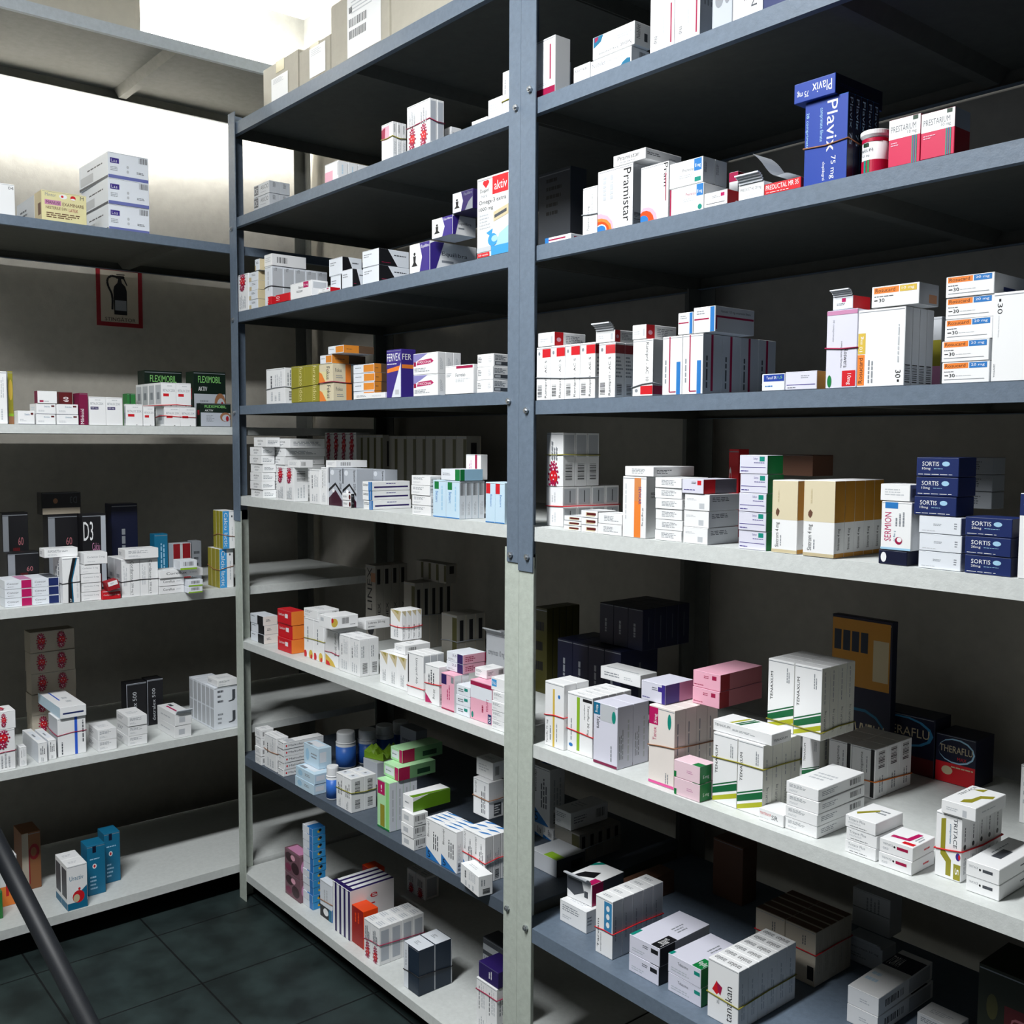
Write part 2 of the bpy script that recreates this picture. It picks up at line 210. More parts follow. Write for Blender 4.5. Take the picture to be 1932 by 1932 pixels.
 'sort10': ('N', F('F', (X, 'SORTIS', .14, .55, .54, .78, 0, 'W'), (Ov, .7, .67, .09, .13, 'LB'), (X, '10mg', .14, .32, .34, .48, 0, 'W'), (L, .42, .38, .78, .44, 1, 'LB', 0), (L, .05, .08, .9, .14, 1, 'W', 0)), F('T', (Rr, 0, 0, 1, 1, 'N'))),
 'sort20': ('N', F('F', (X, 'SORTIS', .14, .55, .56, .78, 0, 'W'), (Ov, .7, .67, .09, .13, 'LB'), (X, '20mg', .14, .32, .35, .48, 0, 'W'), (L, .42, .38, .78, .44, 1, 'LB', 0), (L, .05, .08, .9, .14, 1, 'W', 0)), F('S', (Rr, 0, 0, 1, 1, 'DB'))),
 'whblue': ('W', F('F', (Rr, 0, .74, 1, 1, 'N'))),
 'goldl': ('W', F('F', (Rr, .42, .0, .52, .9, 'Y'), (X, 'Tamiflu 75 mg', .08, .04, .18, .4, 90, 'K'), (L, .24, .1, .36, .5, 1, 'GR', 1), (Ov, .75, .8, .06, .03, 'B'), (L, .6, .1, .68, .5, 1, 'GR', 1))),
 'tamif': ('W', F('F', (Rr, .38, .05, .5, .95, 'LI'), (X, 'Tamiflu 30 mg', .78, .35, .88, .86, -90, 'K'), (X, 'capsule', .66, .6, .72, .85, -90, 'DG'), (Rr, .62, .9, .98, .95, 'K'), (L, .12, .2, .2, .7, 1, 'GR', 1), (Ov, .15, .12, .08, .03, 'B')), F('T', (L, .3, .3, .7, .5, 1, 'GR', 0))),
 'taler': ('WL', F('F', (Rr, 0, .8, .28, 1, 'T'), (X, '40mg', .07, .83, .2, .96, -90, 'W'), (Rr, .3, .72, .9, 1, 'LGR'), (X, 'Talera', .14, .58, .28, .78, -90, 'K'), (Ov, .85, .82, .08, .1, 'TL'), (Rr, 0, 0, 1, .05, 'MG3'), (L, .7, .1, .8, .4, 1, 'GR', 1)), F('S', (L, .1, .15, .4, .7, 3, 'GR', 1), (L, .6, .1, .8, .8, 1, 'LGR', 1))),
 'tanox': ('BG3', F('F', (Rr, 0, .76, .36, .98, 'MG'), (X, '5mg', .2, .78, .34, .9, 90, 'W'), (X, 'Tanox', .16, .56, .3, .73, 90, 'MG'), (Ov, .8, .84, .07, .1, 'TL'), (Rr, 0, 0, 1, .04, 'PKD'), (L, .65, .05, .8, .22, 2, 'GR', 1)), F('S', (Rr, 0, 0, 1, 1, 'BG3'), (L, .2, .3, .4, .9, 1, 'GR', 1))),
 'grnend': ('PK2', F('F', (L, .5, .4, .85, .6, 2, 'PP', 0), (Rr, 0, .0, .1, .35, 'G')), F('S', (Rr, 0, 0, .75, 1, 'G'), (X, '5 mg', .2, .2, .6, .45, 0, 'W')), F('T', (Rr, .7, 0, 1, .4, 'G'))),
 'tenax': ('W', F('F', (Pg, [(0, .0), (1, .15), (1, .22), (0, .07)], 'OLG'), (Pg, [(0, .11), (1, .26), (1, .36), (0, .2)], 'DGR'), (Pg, [(0, .22), (1, .38), (1, .4), (0, .24)], 'DGR'), (X, 'TENAXUM', .1, .42, .2, .82, 90, 'K'), (L, .7, .7, .84, .92, 2, 'GR', 1)), F('S', (Rr, 0, 0, 1, 1, 'LG2'), (L, .3, .5, .5, .95, 1, 'GR', 1), (X, 'TENAXUM 1 mg', .35, .08, .65, .4, 90, 'DG'))),
 'tenf': ('W', F('F', (X, 'TENAXUM', .03, .5, .3, .72, 0, 'DG'), (L, .34, .4, .8, .6, 2, 'GR', 0)), F('T', (Pg, [(.25, .1), (.3, .1), (.38, .9), (.32, .9)], 'OLG'), (Pg, [(.34, .1), (.38, .1), (.46, .9), (.42, .9)], 'DGR'), (Pg, [(.4, .1), (.45, .1), (.53, .9), (.48, .9)], 'DGR')), F('S', (X, 'TENAXUM', .1, .3, .8, .5, 0, 'DG'))),
 'blks': ('W', F('F', (Rr, .8, .02, .95, 1, 'K'), (X, 'Bisogamma', .35, .45, .5, .9, 90, 'DG'), (L, .6, .5, .68, .9, 1, 'GR', 1)), F('S', (Bc, .25, .6, .75, .94, 1), (L, .3, .1, .7, .45, 2, 'GR', 1))),
 'tert': ('W', F('F', (X, 'TERTENSIF', .04, .55, .5, .75, 0, 'R'), (X, 'SR', .52, .35, .78, .72, 0, 'DG'), (L, .05, .25, .7, .32, 1, 'LGR', 0))),
 'tritp': ('W', F('F', (X, 'Tritace Plus', .1, .62, .65, .84, 0, 'GR'), (L, .1, .38, .6, .52, 2, 'LGR', 0), (L, .15, .15, .75, .25, 1, 'DG', 0)), F('T', (Pg, [(.1, .3), (.5, .75), (.55, .65), (.2, .2)], 'OL'), (L, .5, .5, .85, .8, 2, 'GR', 0))),
 'tritr': ('W', F('F', (X, 'TRITACE', .1, .6, .4, .75, 0, 'GR'), (Rr, .52, .5, .85, .72, 'M'), (Ov, .45, .62, .03, .08, 'K'), (L, .1, .25, .35, .45, 2, 'LGR', 0)), F('T', (Pg, [(.15, .4), (.55, .42), (.6, .85), (.75, .85), (.7, .3), (.15, .25)], 'MG'), (Rr, .6, .08, .95, .22, 'R'), (L, .75, .4, .95, .8, 2, 'GR', 1)), F('S', (L, .5, .3, .8, .6, 1, 'R', 0))),
 'trits': ('W', F('F', (Pg, [(.2, .35), (.2, .9), (.38, .92), (.38, .42), (.62, .3), (.62, .05), (.42, .05), (.42, .25)], 'OL'), (Rr, .72, .02, .98, .26, 'OL'), (X, '5', .78, .1, .92, .2, -90, 'W'), (X, 'TRITACE', .68, .5, .82, .95, -90, 'DG'), (Ov, .88, .38, .09, .06, 'P'), (Ov, .93, .38, .04, .04, 'R'), (X, 'comprimate', .52, .55, .6, .85, -90, 'T')), F('S', (L, .3, .6, .5, .95, 1, 'DG', 1), (Ov, .4, .52, .15, .04, 'K'), (L, .3, .1, .6, .4, 2, 'GR', 1))),
 'tritf': ('W', F('F', (Rr, .62, .1, .74, .6, 'LGR'), (L, .15, .3, .5, .6, 2, 'LGR', 0)), F('T', (Pg, [(.45, .1), (.7, .2), (.72, .5), (.95, .6), (.9, .75), (.6, .6), (.55, .35), (.42, .25)], 'OL'), (X, 'TRITACE', .1, .4, .2, .95, 90, 'DG'), (Pg, [(.2, .8), (.5, .98), (.5, .8)], 'OL')), F('S', (L, .2, .4, .8, .6, 1, 'LGR', 0))),
 'tritq': ('W', F('F', (X, 'TRITACE', .08, .6, .36, .74, 0, 'GR'), (Rr, .5, .5, .8, .7, 'DG'), (Ov, .42, .6, .03, .08, 'K')), F('T', (Rr, .35, .3, .65, .6, 'DG'), (L, .2, .4, .3, .8, 1, 'GR', 1)), F('S', (L, .5, .4, .9, .6, 1, 'DG', 0))),
 'olive': ('OLD', F('F', (L, .1, .2, .8, .9, 3, 'K', 0)), F('S', (Rr, .9, 0, 1, 1, 'K'))),
 'black': ('DB', F('F', (L, .3, .3, .6, .8, 1, 'GR', 1)), F('S', (Rr, .48, .2, .54, .8, 'DG'))),
 'purpf': ('WL', F('F', (Rr, .7, .6, .86, .85, 'P'), (L, .45, .6, .68, .8, 2, 'DG', 0), (L, .05, .12, .5, .22, 1, 'P', 0), (Rr, .86, 0, 1, 1, 'P')), F('S', (Rr, 0, 0, .5, 1, 'P'), (Rr, .5, 0, 1, 1, 'PP'))),
 'pinkf': ('PK', F('F', (Rr, .7, .6, .86, .85, 'M'), (L, .4, .6, .66, .8, 2, 'M', 0), (L, .05, .12, .4, .22, 1, 'M', 0)), F('S', (Rr, 0, 0, .22, 1, 'RD'), (Rr, .22, 0, 1, 1, 'PKD2'))),
 'thery': ('DB', F('F', (Rr, 0, .52, .97, .98, 'GD'), (Rr, .04, .76, .16, .9, 'DN'), (Rr, .19, .76, .31, .9, 'DN'), (Rr, .34, .76, .46, .9, 'DN'), (Rr, .49, .76, .61, .9, 'DN'), (Rr, .7, .58, .95, .86, 'BG'), (Ov, .5, .2, .45, .18, 'T'), (Ov, .5, .2, .42, .16, 'DB'), (X, 'THERAFLU', .15, .12, .95, .28, 180, 'BG'))),
 'theru': ('DB', F('F', (Ov, .52, .7, .46, .26, 'T2'), (Ov, .5, .7, .43, .23, 'DB'), (X, 'THERAFLU', .1, .63, .92, .78, 0, 'BG'), (Rr, 0, 0, 1, .3, 'DR'))),
 'therr': ('DB', F('F', (Rr, 0, 0, 1, .42, 'R'), (Ov, .52, .68, .46, .26, 'LB'), (Ov, .5, .68, .44, .23, 'DB'), (X, 'THERAFLU', .1, .64, .92, .78, 0, 'BG'), (X, 'MAX', .55, .5, .78, .57, 0, 'R'), (Ov, .3, .26, .14, .09, 'BG'), (L, .4, .32, .95, .38, 1, 'BG', 0))),
 'torn': ('W', F('F', (Rr, .7, .3, .85, .6, 'DG'), (Pg, [(0, 1), (.6, 1), (.7, .5), (.3, .2), (0, .4)], 'DG')), F('S', (Rr, 0, 0, .35, 1, 'MG'), (Rr, .35, 0, 1, 1, 'DG')), F('T', (Rr, .75, 0, 1, .3, 'MG'), (Pg, [(.1, .05), (.7, .3), (.6, .6), (.2, .4)], 'K'), (Pg, [(0, .7), (.3, 1), (.1, 1), (0, .9)], 'TL'))),
 'bluep': ('W', F('F', (Rr, .5, .42, .95, .95, 'T2'), (Ov, .72, .84, .1, .05, 'W'), (Ov, .72, .7, .1, .05, 'W'), (Ov, .72, .56, .1, .05, 'W'), (X, 'comprimate', .28, .05, .36, .38, 90, 'DG'), (X, 'Tarosin', .1, .1, .2, .6, 90, 'K')), F('S', (Rr, 0, 0, .92, 1, 'LGR'), (L, .2, .3, .4, .8, 1, 'GR', 1)), F('T', (L, .2, .3, .8, .6, 2, 'GR', 0))),
 'blkend': ('WL', F('F', (Rr, .72, .58, .95, .82, 'K'), (L, .45, .6, .68, .8, 2, 'DG', 0), (L, .1, .15, .7, .4, 2, 'SV', 0)), F('S', (Rr, 0, 0, .3, 1, 'K'), (Rr, .3, 0, 1, 1, 'LGR')), F('T', (Rr, .7, 0, 1, .35, 'K'), (X, '20/5mg', .75, .05, .95, .28, 0, 'W'), (L, .5, .5, .8, .8, 3, 'GR', 1), (Rr, 0, 0, .1, .2, 'TL'))),
 'grnend2': ('WL', F('F', (Rr, .8, .58, .97, .78, 'TL'), (X, 'Telassmo', .3, .62, .62, .78, 0, 'DG'), (L, .1, .15, .7, .4, 2, 'SV', 0)), F('S', (Rr, 0, 0, .35, 1, 'G'), (Rr, .35, 0, 1, 1, 'LGR')), F('T', (Rr, .72, 0, 1, .3, 'G'), (X, '40mg/5mg', .75, .08, .97, .22, 0, 'W'), (L, .5, .5, .8, .8, 3, 'GR', 1), (Rr, 0, 0, .1, .12, 'TL'))),
 'tana': ('W', F('F', (X, 'tanakan', .58, .08, .8, .68, 90, 'K'), (Pg, [(.15, .5), (.3, .68), (.38, .5), (.3, .44)], 'R'), (Pg, [(.3, .66), (.48, .6), (.42, .45), (.34, .5)], 'M'), (L, .3, .3, .4, .4, 2, 'GR', 1)), F('S', (L, .3, .15, .7, .85, 2, 'LGR', 1)), F('T', (X, 'tanakan', .5, .2, .9, .7, 180, 'K'), (X, 'tanakan', .08, .2, .42, .7, 180, 'DG'))),
 'bigd': ('CT', F('F', (L, .55, .7, .7, .95, 2, 'DG', 1), (Rr, .75, .1, .95, .35, 'K')), F('S', (L, .3, .2, .7, .8, 2, 'CT2', 1)), F('T', (Rr, 0, .1, 1, .9, 'BR'))),
 'opd': ('LGR', F('F', (X, 'comprimate 10 mg', .1, .62, .9, .74, 0, 'DG'), (L, .15, .25, .6, .45, 2, 'GR', 0))), 'opd2': ('LGR', F('F', (L, .35, .5, .75, .9, 4, 'GR', 1), (Rr, 0, .5, 1, .515, 'DG'))),
 'torva': ('W', F('F', (L, .4, .35, .8, .6, 2, 'LGR', 0)), F('S', (Bc, .12, .3, .45, .7, 0), (Rr, .55, .1, .95, .9, 'LGR')), F('T', (Rr, 0, .6, 1, .9, 'DB'), (X, 'TORVA', .04, .64, .45, .84, 0, 'W'), (L, .1, .2, .6, .45, 2, 'PB', 0))),
 'urac': ('OLD2', F('F', (Rr, .55, .1, 1, .75, 'DR'), (X, 'URAC', .68, .14, .95, .68, -90, 'PKD2'), (Ov, .3, .7, .12, .1, 'OLD'))),
 'blutri': ('W', F('F', (Pg, [(0, 0), (.95, 0), (0, .3)], 'B'), (X, '5', .1, .04, .3, .2, 0, 'K'), (X, 'Blocordyl', .1, .55, .25, .92, 90, 'K'), (L, .45, .3, .85, .9, 3, 'DG', 1)), F('S', (L, .2, .3, .8, .85, 3, 'LGR', 1), (Bc, .25, .05, .75, .25, 1)), F('T', (Pg, [(0, .5), (.5, 1), (1, 1), (.4, .5)], 'B'))),
 'barbd': ('LGR2', F('F', (Rr, .7, .1, 1, .95, 'OLD')), F('S', (Rr, .3, .5, .7, .9, 'K'), (Rr, .92, 0, 1, 1, 'CT2'))),
 'limef': ('LGR', F('T', (Rr, .5, 0, 1, .3, 'LI')), F('S', (Rr, 0, 0, 1, 1, 'DG'), (Rr, .5, .2, .9, .7, 'K'))),
 'arico': ('LGR', F('F', (X, 'ARICIO', .45, .45, .95, .8, 0, 'DG'), (Rr, .03, .15, .3, .92, 'DG'), (X, 'DE', .06, .3, .26, .75, 0, 'LGR'), (L, .45, .2, .8, .3, 1, 'GR', 0)), F('S', (L, .35, .5, .7, .9, 6, 'DG', 0))),
 'palep': ('W', F('F', (Rr, 0, 0, .6, .55, 'PK'), (Rr, .97, .2, 1, .9, 'K')), F('S', (L, .3, .3, .6, .8, 1, 'PB', 1))),
 'bgs': ('WB', F('F', (L, .3, .55, .8, .8, 2, 'DG', 0), (Rr, 0, 0, .25, .45, 'BG')), F('S', (Rr, 0, 0, 1, 1, 'BG'))),
 'clearp': ('WB', F('F', (L, .3, .4, .7, .9, 1, 'LGR', 1), (L, .4, .1, .7, .25, 2, 'DG', 1)), F('S', (Rr, .1, .1, .95, .95, 'LGR'), (X, 'IT', .3, .88, .5, .96, 0, 'DG'), (L, .3, .05, .7, .25, 2, 'DG', 1))),
 'redp': ('R', F('F', (X, '10', .05, .3, .3, .8, 90, 'W'))),
 'purps': ('W', F('F', (Rr, .62, .6, .86, .97, 'MG'), (X, '25 mg', .64, .68, .84, .84, 0, 'W'), (X, 'Ibeno', .4, .6, .6, .76, 0, 'K'), (L, .3, .35, .65, .5, 2, 'DG', 0)), F('S', (Rr, .1, .5, .9, .9, 'LGR'))),
 'blkd': ('WB', F('F', (L, .1, .55, .6, .8, 2, 'GR', 0)), F('S', (Pg, [(0, 0), (.62, 0), (.3, 1), (0, 1)], 'K'), (L, .5, .6, .95, .75, 1, 'DG', 0), (L, .1, .15, .4, .22, 1, 'M', 0))),
 'equi': ('W', F('F', (Rr, .5, 0, 1, 1, 'P'), (Pg, [(0, 0), (.5, 0), (.62, .5), (.5, 1), (0, 1)], 'W'), (X, 'Equilibra', .58, .78, .97, .92, 0, 'W'), (Ov, .25, .65, .05, .06, 'K'), (Pg, [(.18, .58), (.32, .58), (.3, .36), (.4, .22), (.1, .22), (.2, .36)], 'K')), F('S', (X, 'Equilibra', .25, .5, .8, .68, 0, 'DG'), (Rr, .25, .3, .5, .38, 'GR'), (Pg, [(0, 0), (.12, 0), (.3, 1), (.1, 1), (0, .9)], 'P'))),
 'equi2': ('DP', F('F', (Pg, [(0, 0), (.42, 0), (.52, .5), (.42, 1), (0, 1)], 'WB'), (X, 'Equilibra', .56, .72, .97, .9, 0, 'GR'), (Ov, .22, .62, .05, .06, 'K'), (Pg, [(.15, .55), (.3, .55), (.28, .34), (.36, .2), (.08, .2), (.18, .34)], 'K'), (Pg, [(.62, 0), (1, 0), (1, .6), (.8, .4)], 'GR'))),
 'omega': ('W', F('F', (Rr, .48, .76, .96, .98, 'R'), (X, 'aktiv', .54, .81, .92, .92, 0, 'W'), (Ov, .24, .93, .06, .03, 'R'), (Ov, .32, .93, .06, .03, 'R'), (Pg, [(.18, .92), (.38, .92), (.28, .86)], 'R'), (X, 'Doppel', .1, .8, .36, .86, 0, 'K'), (X, 'herz', .14, .75, .32, .79, 0, 'GR'), (X, 'Omega-3 extra', .06, .65, .9, .72, 0, 'K'), (X, '1000 mg', .06, .57, .5, .63, 0, 'K'), (Pg, [(.52, .42), (.98, .48), (.98, .6), (.52, .54)], 'BG'), (Pg, [(.55, .46), (.92, .51), (.92, .55), (.55, .5)], 'DG'), (L, .08, .35, .45, .55, 5, 'LGR', 0), (Rr, .45, 0, .99, .12, 'B2'), (Pg, [(.6, .12), (.99, .12), (.99, .34), (.7, .26)], 'LB'), (Ov, .5, .2, .15, .08, 'B2'), (Ov, .56, .21, .1, .04, 'LB'), (Pg, [(.3, .3), (.5, .34), (.45, .24)], 'B2'), (Rr, .02, 0, .4, .06, 'R'), (X, '120 capsule', .06, .015, .36, .045, 0, 'W'), (Rr, .0, .07, .45, .13, 'LGR'))),
 'furaz': ('OL', F('F', (Rr, .55, 0, .58, 1, 'LI2'), (X, 'furazolidon', .62, .05, .86, .97, -90, 'PY')), F('S', (Rr, 0, 0, 1, 1, 'OL'))),
 'fokus': ('BG2', F('F', (Rr, 0, 0, .6, .6, 'PY2'), (X, 'Fokus', .55, .15, .8, .85, -90, 'K'), (Pg, [(0, 0), (.5, 0), (.2, .5), (0, .6)], 'O')), F('S', (X, 'Fokus', .15, .55, .5, .75, 0, 'DG'), (Rr, .7, 0, 1, 1, 'O'), (L, .2, .2, .6, .4, 2, 'GR', 0))),
 'orf': ('WB', F('F', (Rr, .5, .1, 1, .9, 'O2'), (L, .1, .5, .45, .7, 1, 'GR', 0)), F('S', (Rr, 0, 0, .5, 1, 'O2'), (L, .1, .4, .4, .6, 1, 'BR', 0), (Rr, .5, .0, 1, 1, 'BR2'))),
 'ferv': ('P', F('F', (X, 'FERVEX', .04, .76, .95, .92, 0, 'W'), (Pg, [(.05, .6), (.95, .66), (.85, .56), (.05, .52)], 'O'), (Pg, [(.35, 0), (.98, 0), (.98, .72), (.7, .4)], 'WB'), (L, .05, .68, .7, .72, 1, 'W', 0), (Rr, .6, .06, .85, .16, 'LGR')), F('S', (X, 'FER', .08, .78, .7, .9, 0, 'W'), (Rr, .05, .6, .95, .68, 'O'))),
 'fasc': ('W', F('F', (Pg, [(.0, .55), (.0, .98), (.6, .98), (.3, .75)], 'P2'), (Pg, [(.14, .45), (.74, .5), (.84, .6), (.74, .72), (.2, .66)], 'MG'), (X, 'FASCONAL', .22, .52, .76, .64, 0, 'W'), (L, .05, .12, .7, .32, 3, 'GR', 0), (Rr, .02, .4, .12, .6, 'M')), F('S', (L, .3, .2, .7, .8, 3, 'LGR', 1))),
 'ferre': ('W', F('F', (Rr, .4, .88, .98, .97, 'M'), (X, 'Ferrelab', .38, .6, .72, .72, 0, 'DG'), (L, .38, .4, .9, .54, 3, 'LGR', 0), (L, .05, .6, .25, .75, 3, 'GR', 0))),
 'stkr': ('W', F('F', (L, .05, .3, .3, .8, 4, 'DG', 0), (L, .7, .3, .95, .8, 4, 'LGR', 0)), F('S', (Rr, .1, .1, .98, .4, 'DG'), (Rr, .15, .15, .5, .35, 'LGR'), (L, .1, .5, .95, .9, 4, 'GR', 0))),
 'ipat': ('SV', F('F', (Pg, [(0, 0), (.98, 0), (.98, .15), (.5, .42), (0, .2)], 'DR2'), (Pg, [(.0, .36), (.5, .55), (.98, .28), (.98, .36), (.5, .62), (0, .44)], 'K'), (Ov, .35, .4, .09, .05, 'W'), (Ov, .28, .88, .14, .07, 'WB'), (X, 'Ipaton 250', .76, .45, .94, .95, -90, 'K'), (Rr, 0, .6, .08, 1, 'DG'))),
 'smk': ('W', F('F', (L, .1, .4, .7, .7, 2, 'DG', 0), (Ov, .85, .5, .12, .35, 'DR')), F('S', (Rr, 0, 0, 1, 1, 'K'), (L, .1, .5, .8, .8, 3, 'GR', 0))),
 'bstk': ('W', F('F', (L, .1, .5, .8, .8, 2, 'DG', 0), (Rr, .8, 0, 1, 1, 'B')), F('S', (Rr, 0, 0, .05, 1, 'B'), (L, .4, .68, .7, .85, 1, 'P', 0), (Rr, .1, .3, .95, .48, 'DP'), (Rr, .2, .1, .95, .3, 'W'))),
 'bluegr': ('PB', F('F', (Rr, .12, .76, .45, .96, 'G'), (X, 'Betaserc', .2, .4, .4, .7, -90, 'B'), (Rr, 0, 0, 1, .03, 'B'), (L, .6, .2, .8, .9, 1, 'LB', 1)), F('S', (Rr, 0, 0, 1, 1, 'WB'), (Bc, .15, .62, .85, .95, 0), (L, .3, .1, .7, .5, 2, 'LGR', 1))),
 'bluered': ('PB', F('F', (Rr, .05, .72, .5, .97, 'R'), (X, 'Betaserc', .5, .4, .7, .7, -90, 'B'), (Rr, 0, 0, 1, .03, 'B'))),
 'grn2': ('WB', F('F', (L, .1, .4, .6, .7, 2, 'GR', 0), (Rr, .75, 0, 1, 1, 'G')), F('S', (Rr, 0, 0, .2, 1, 'G'), (Rr, .2, 0, 1, 1, 'LB'))),
 'pinkw': ('W', F('F', (Rr, .62, 0, .76, 1, 'M'), (L, .2, .2, .4, .8, 2, 'PP', 1))),
 'blke': ('WB', F('F', (Rr, .55, 0, 1, 1, 'K'), (L, .1, .7, .5, .85, 1, 'DG', 0)), F('S', (Rr, 0, 0, 1, 1, 'BG3'), (L, .2, .4, .6, .7, 2, 'DG', 0))),
 'redor': ('R', F('F', (X, 'Lacium', .1, .55, .5, .75, 0, 'W'), (Rr, .55, .45, .75, .75, 'W')), F('S', (Rr, 0, 0, 1, 1, 'O'))),
 'yelf': ('W', F('F', (Ov, .12, .08, .16, .1, 'R'), (Ov, .7, .1, .2, .12, 'Y'), (Ov, .75, .04, .1, .07, 'R'), (L, .3, .4, .5, .9, 1, 'GR', 1)), F('S', (L, .3, .3, .7, .8, 2, 'LGR', 1))),
 'yelf2': ('W', F('F', (Pg, [(0, 0), (.8, 0), (.6, .14), (.2, .26), (0, .3)], 'Y'), (Pg, [(.05, 0), (.4, 0), (.3, .1), (.05, .14)], 'R'), (X, 'Lorafip 20 mg', .72, .3, .88, .92, -90, 'K')), F('S', (Rr, .05, .5, .95, .95, 'LGR'))),
 'yelfl': ('W', F('F', (Rr, .15, .5, .4, .8, 'LGR')), F('S', (Ov, .12, .5, .12, .35, 'Y'), (Ov, .04, .7, .05, .2, 'R'), (Bc, .4, .35, .65, .85, 0), (L, .7, .2, .95, .3, 1, 'DG', 0))),
 'lokr': ('W', F('F', (L, .1, .4, .8, .7, 2, 'LGR', 0)), F('S', (X, 'Lokren 20 mg', .1, .5, .8, .8, 0, 'K'), (L, .1, .2, .5, .35, 1, 'DG', 0))),
 'goldt': ('W', F('F', (Pg, [(0, 1), (.95, 1), (.8, .62)], 'BG'), (Pg, [(.25, 1), (.75, 1), (.7, .86)], 'GD2'), (L, .3, .1, .7, .5, 3, 'GR', 1)), F('S', (Pg, [(0, 1), (.9, 1), (.8, .8)], 'BG'), (L, .3, .3, .6, .7, 1, 'DG', 1), (X, 'Tanyz', .3, .06, .6, .24, 90, 'DG'))),
 'lisi': ('W', F('F', (Rr, .04, .3, .1, .95, 'K'), (X, 'Lisinopril Atb', .5, .32, .66, .9, -90, 'DG')), F('S', (Rr, .05, .6, .95, .97, 'LGR'), (L, .2, .1, .7, .5, 2, 'LGR', 1))),
 'mg20': ('W', F('F', (Pg, [(0, 0), (.5, .03), (.0, .26)], 'MG'), (X, '20 mg', .55, .15, .72, .4, -90, 'K'), (L, .2, .5, .7, .95, 3, 'DG', 1)), F('S', (Bc, .1, .05, .9, .3, 1))),
 'pinkt': ('PK', F('F', (Rr, 0, .7, .4, .97, 'DP'), (L, .4, .3, .7, .8, 2, 'MG', 1), (Rr, 0, 0, 1, .04, 'M'), (Rr, .75, .78, .95, .95, 'GR')), F('S', (Rr, 0, 0, 1, 1, 'W'), (L, .2, .3, .6, .8, 1, 'LGR', 1))),
 'purp2': ('WB', F('F', (X, '2,5', .35, .55, .6, .82, 0, 'DP'), (Rr, .66, 0, 1, 1, 'DP'), (L, .1, .15, .5, .35, 2, 'GR', 0)), F('S', (Rr, 0, 0, 1, 1, 'PK'), (L, .1, .2, .6, .8, 3, 'M', 0), (Rr, .95, 0, 1, 1, 'M'))),
 'tris': ('WB', F('F', (Rr, .6, .5, .85, .8, 'TL'), (L, .15, .3, .55, .7, 2, 'DG', 0))),
 'loris': ('PK', F('F', (Rr, 0, .87, 1, .97, 'M'), (Rr, 0, .55, 1, .87, 'WB'), (X, 'Lorista', .74, .3, .86, .6, -90, 'MG'), (Rr, .82, .02, .98, .25, 'N'), (X, '50', .85, .05, .95, .2, -90, 'W'), (L, .5, .25, .65, .55, 1, 'M', 1), (Ov, .1, .12, .05, .08, 'TL'))),
 'blut': ('W', F('F', (Rr, .05, .3, .4, .85, 'B2'), (X, 'No', .1, .42, .35, .72, 0, 'W'))),
 'linex': ('LGR2', F('F', (X, 'LINEX', .2, .4, .65, .97, 90, 'K'), (Rr, .55, .78, 1, .9, 'BN'), (Ov, .5, .18, .35, .12, 'K')), F('S', (Rr, .2, .75, .6, .95, 'K'), (X, 'LINEX', .3, .2, .6, .5, 90, 'K'))),
 'malt': ('W', F('F', (L, .1, .4, .6, .7, 1, 'LGR', 0), (Rr, .0, .9, 1, 1, 'DG')), F('S', (Ov, .07, .5, .02, .16, 'R'), (X, 'Maltofer', .12, .35, .5, .65, 0, 'DG'), (Rr, .0, .96, 1, 1, 'DG'), (Rr, .55, .45, 1, .5, 'LGR')), F('T', (Rr, .1, .1, .9, .3, 'LGR'))),
 'lblue': ('PB', F('F', (Ov, .25, .5, .12, .3, 'LB'), (L, .5, .4, .9, .7, 2, 'GR', 0)), F('S', (Rr, .1, .3, .6, .8, 'WB')), F('T', (Rr, .1, .2, .8, .8, 'WB'), (Rr, .1, .1, .4, .3, 'GR'))),
 'barw': ('W', F('F', (L, .2, .4, .8, .9, 3, 'DG', 1), (L, .3, .05, .6, .3, 2, 'GR', 1)), F('S', (Bc, .3, .55, .7, .9, 1), (Bc, .3, .1, .7, .35, 1)), F('W', (Rr, 0, 0, 1, 1, 'WB')), F('T', (Rr, .2, .2, .8, .8, 'WB'), (Rr, .3, .4, .5, .6, 'GR'))),
 'grnt': ('LG3', F('F', (Rr, .05, .7, .62, .97, 'MG'), (X, '!', .3, .76, .4, .9, 0, 'W'), (Rr, .25, .05, .6, .5, 'OL'), (Rr, .72, 0, .95, 1, 'LG'), (Rr, 0, 0, 1, .04, 'G')), F('S', (Rr, 0, 0, 1, 1, 'WB'), (L, .3, .2, .7, .9, 1, 'LGR', 1))),
 'grnm': ('LG3', F('F', (Rr, .1, .2, .7, .8, 'WB'), (L, .15, .4, .65, .6, 1, 'GR', 0), (Rr, .75, 0, 1, 1, 'MG')), F('S', (Rr, 0, 0, .3, 1, 'M'), (Rr, .3, 0, 1, 1, 'LG4'), (Rr, .5, .2, .85, .6, 'DGN')), F('T', (Rr, .0, 0, 1, 1, 'LG3'))),
 'barf': ('W', F('F', (Rr, .2, .3, .6, .7, 'LGR')), F('S', (Bc, .15, .4, .8, .85, 0), (L, .3, .12, .8, .25, 1, 'DG', 0))),
 'grns': ('W', F('F', (L, .2, .4, .8, .6, 1, 'GR', 0)), F('S', (Pg, [(0, 0), (1, 0), (1, 1), (.4, 1), (0, .7)], 'LI3')), F('T', (Pg, [(.6, 0), (1, 0), (1, 1), (.9, 1)], 'LI3'))),
 'barup': ('W', F('F', (X, 'Blocordyl', .1, .6, .24, .92, 90, 'K'), (L, .5, .1, .8, .9, 3, 'DG', 1)), F('S', (Rr, .35, .05, .85, .4, 'DG'), (L, .4, .1, .8, .36, 4, 'W', 0))),
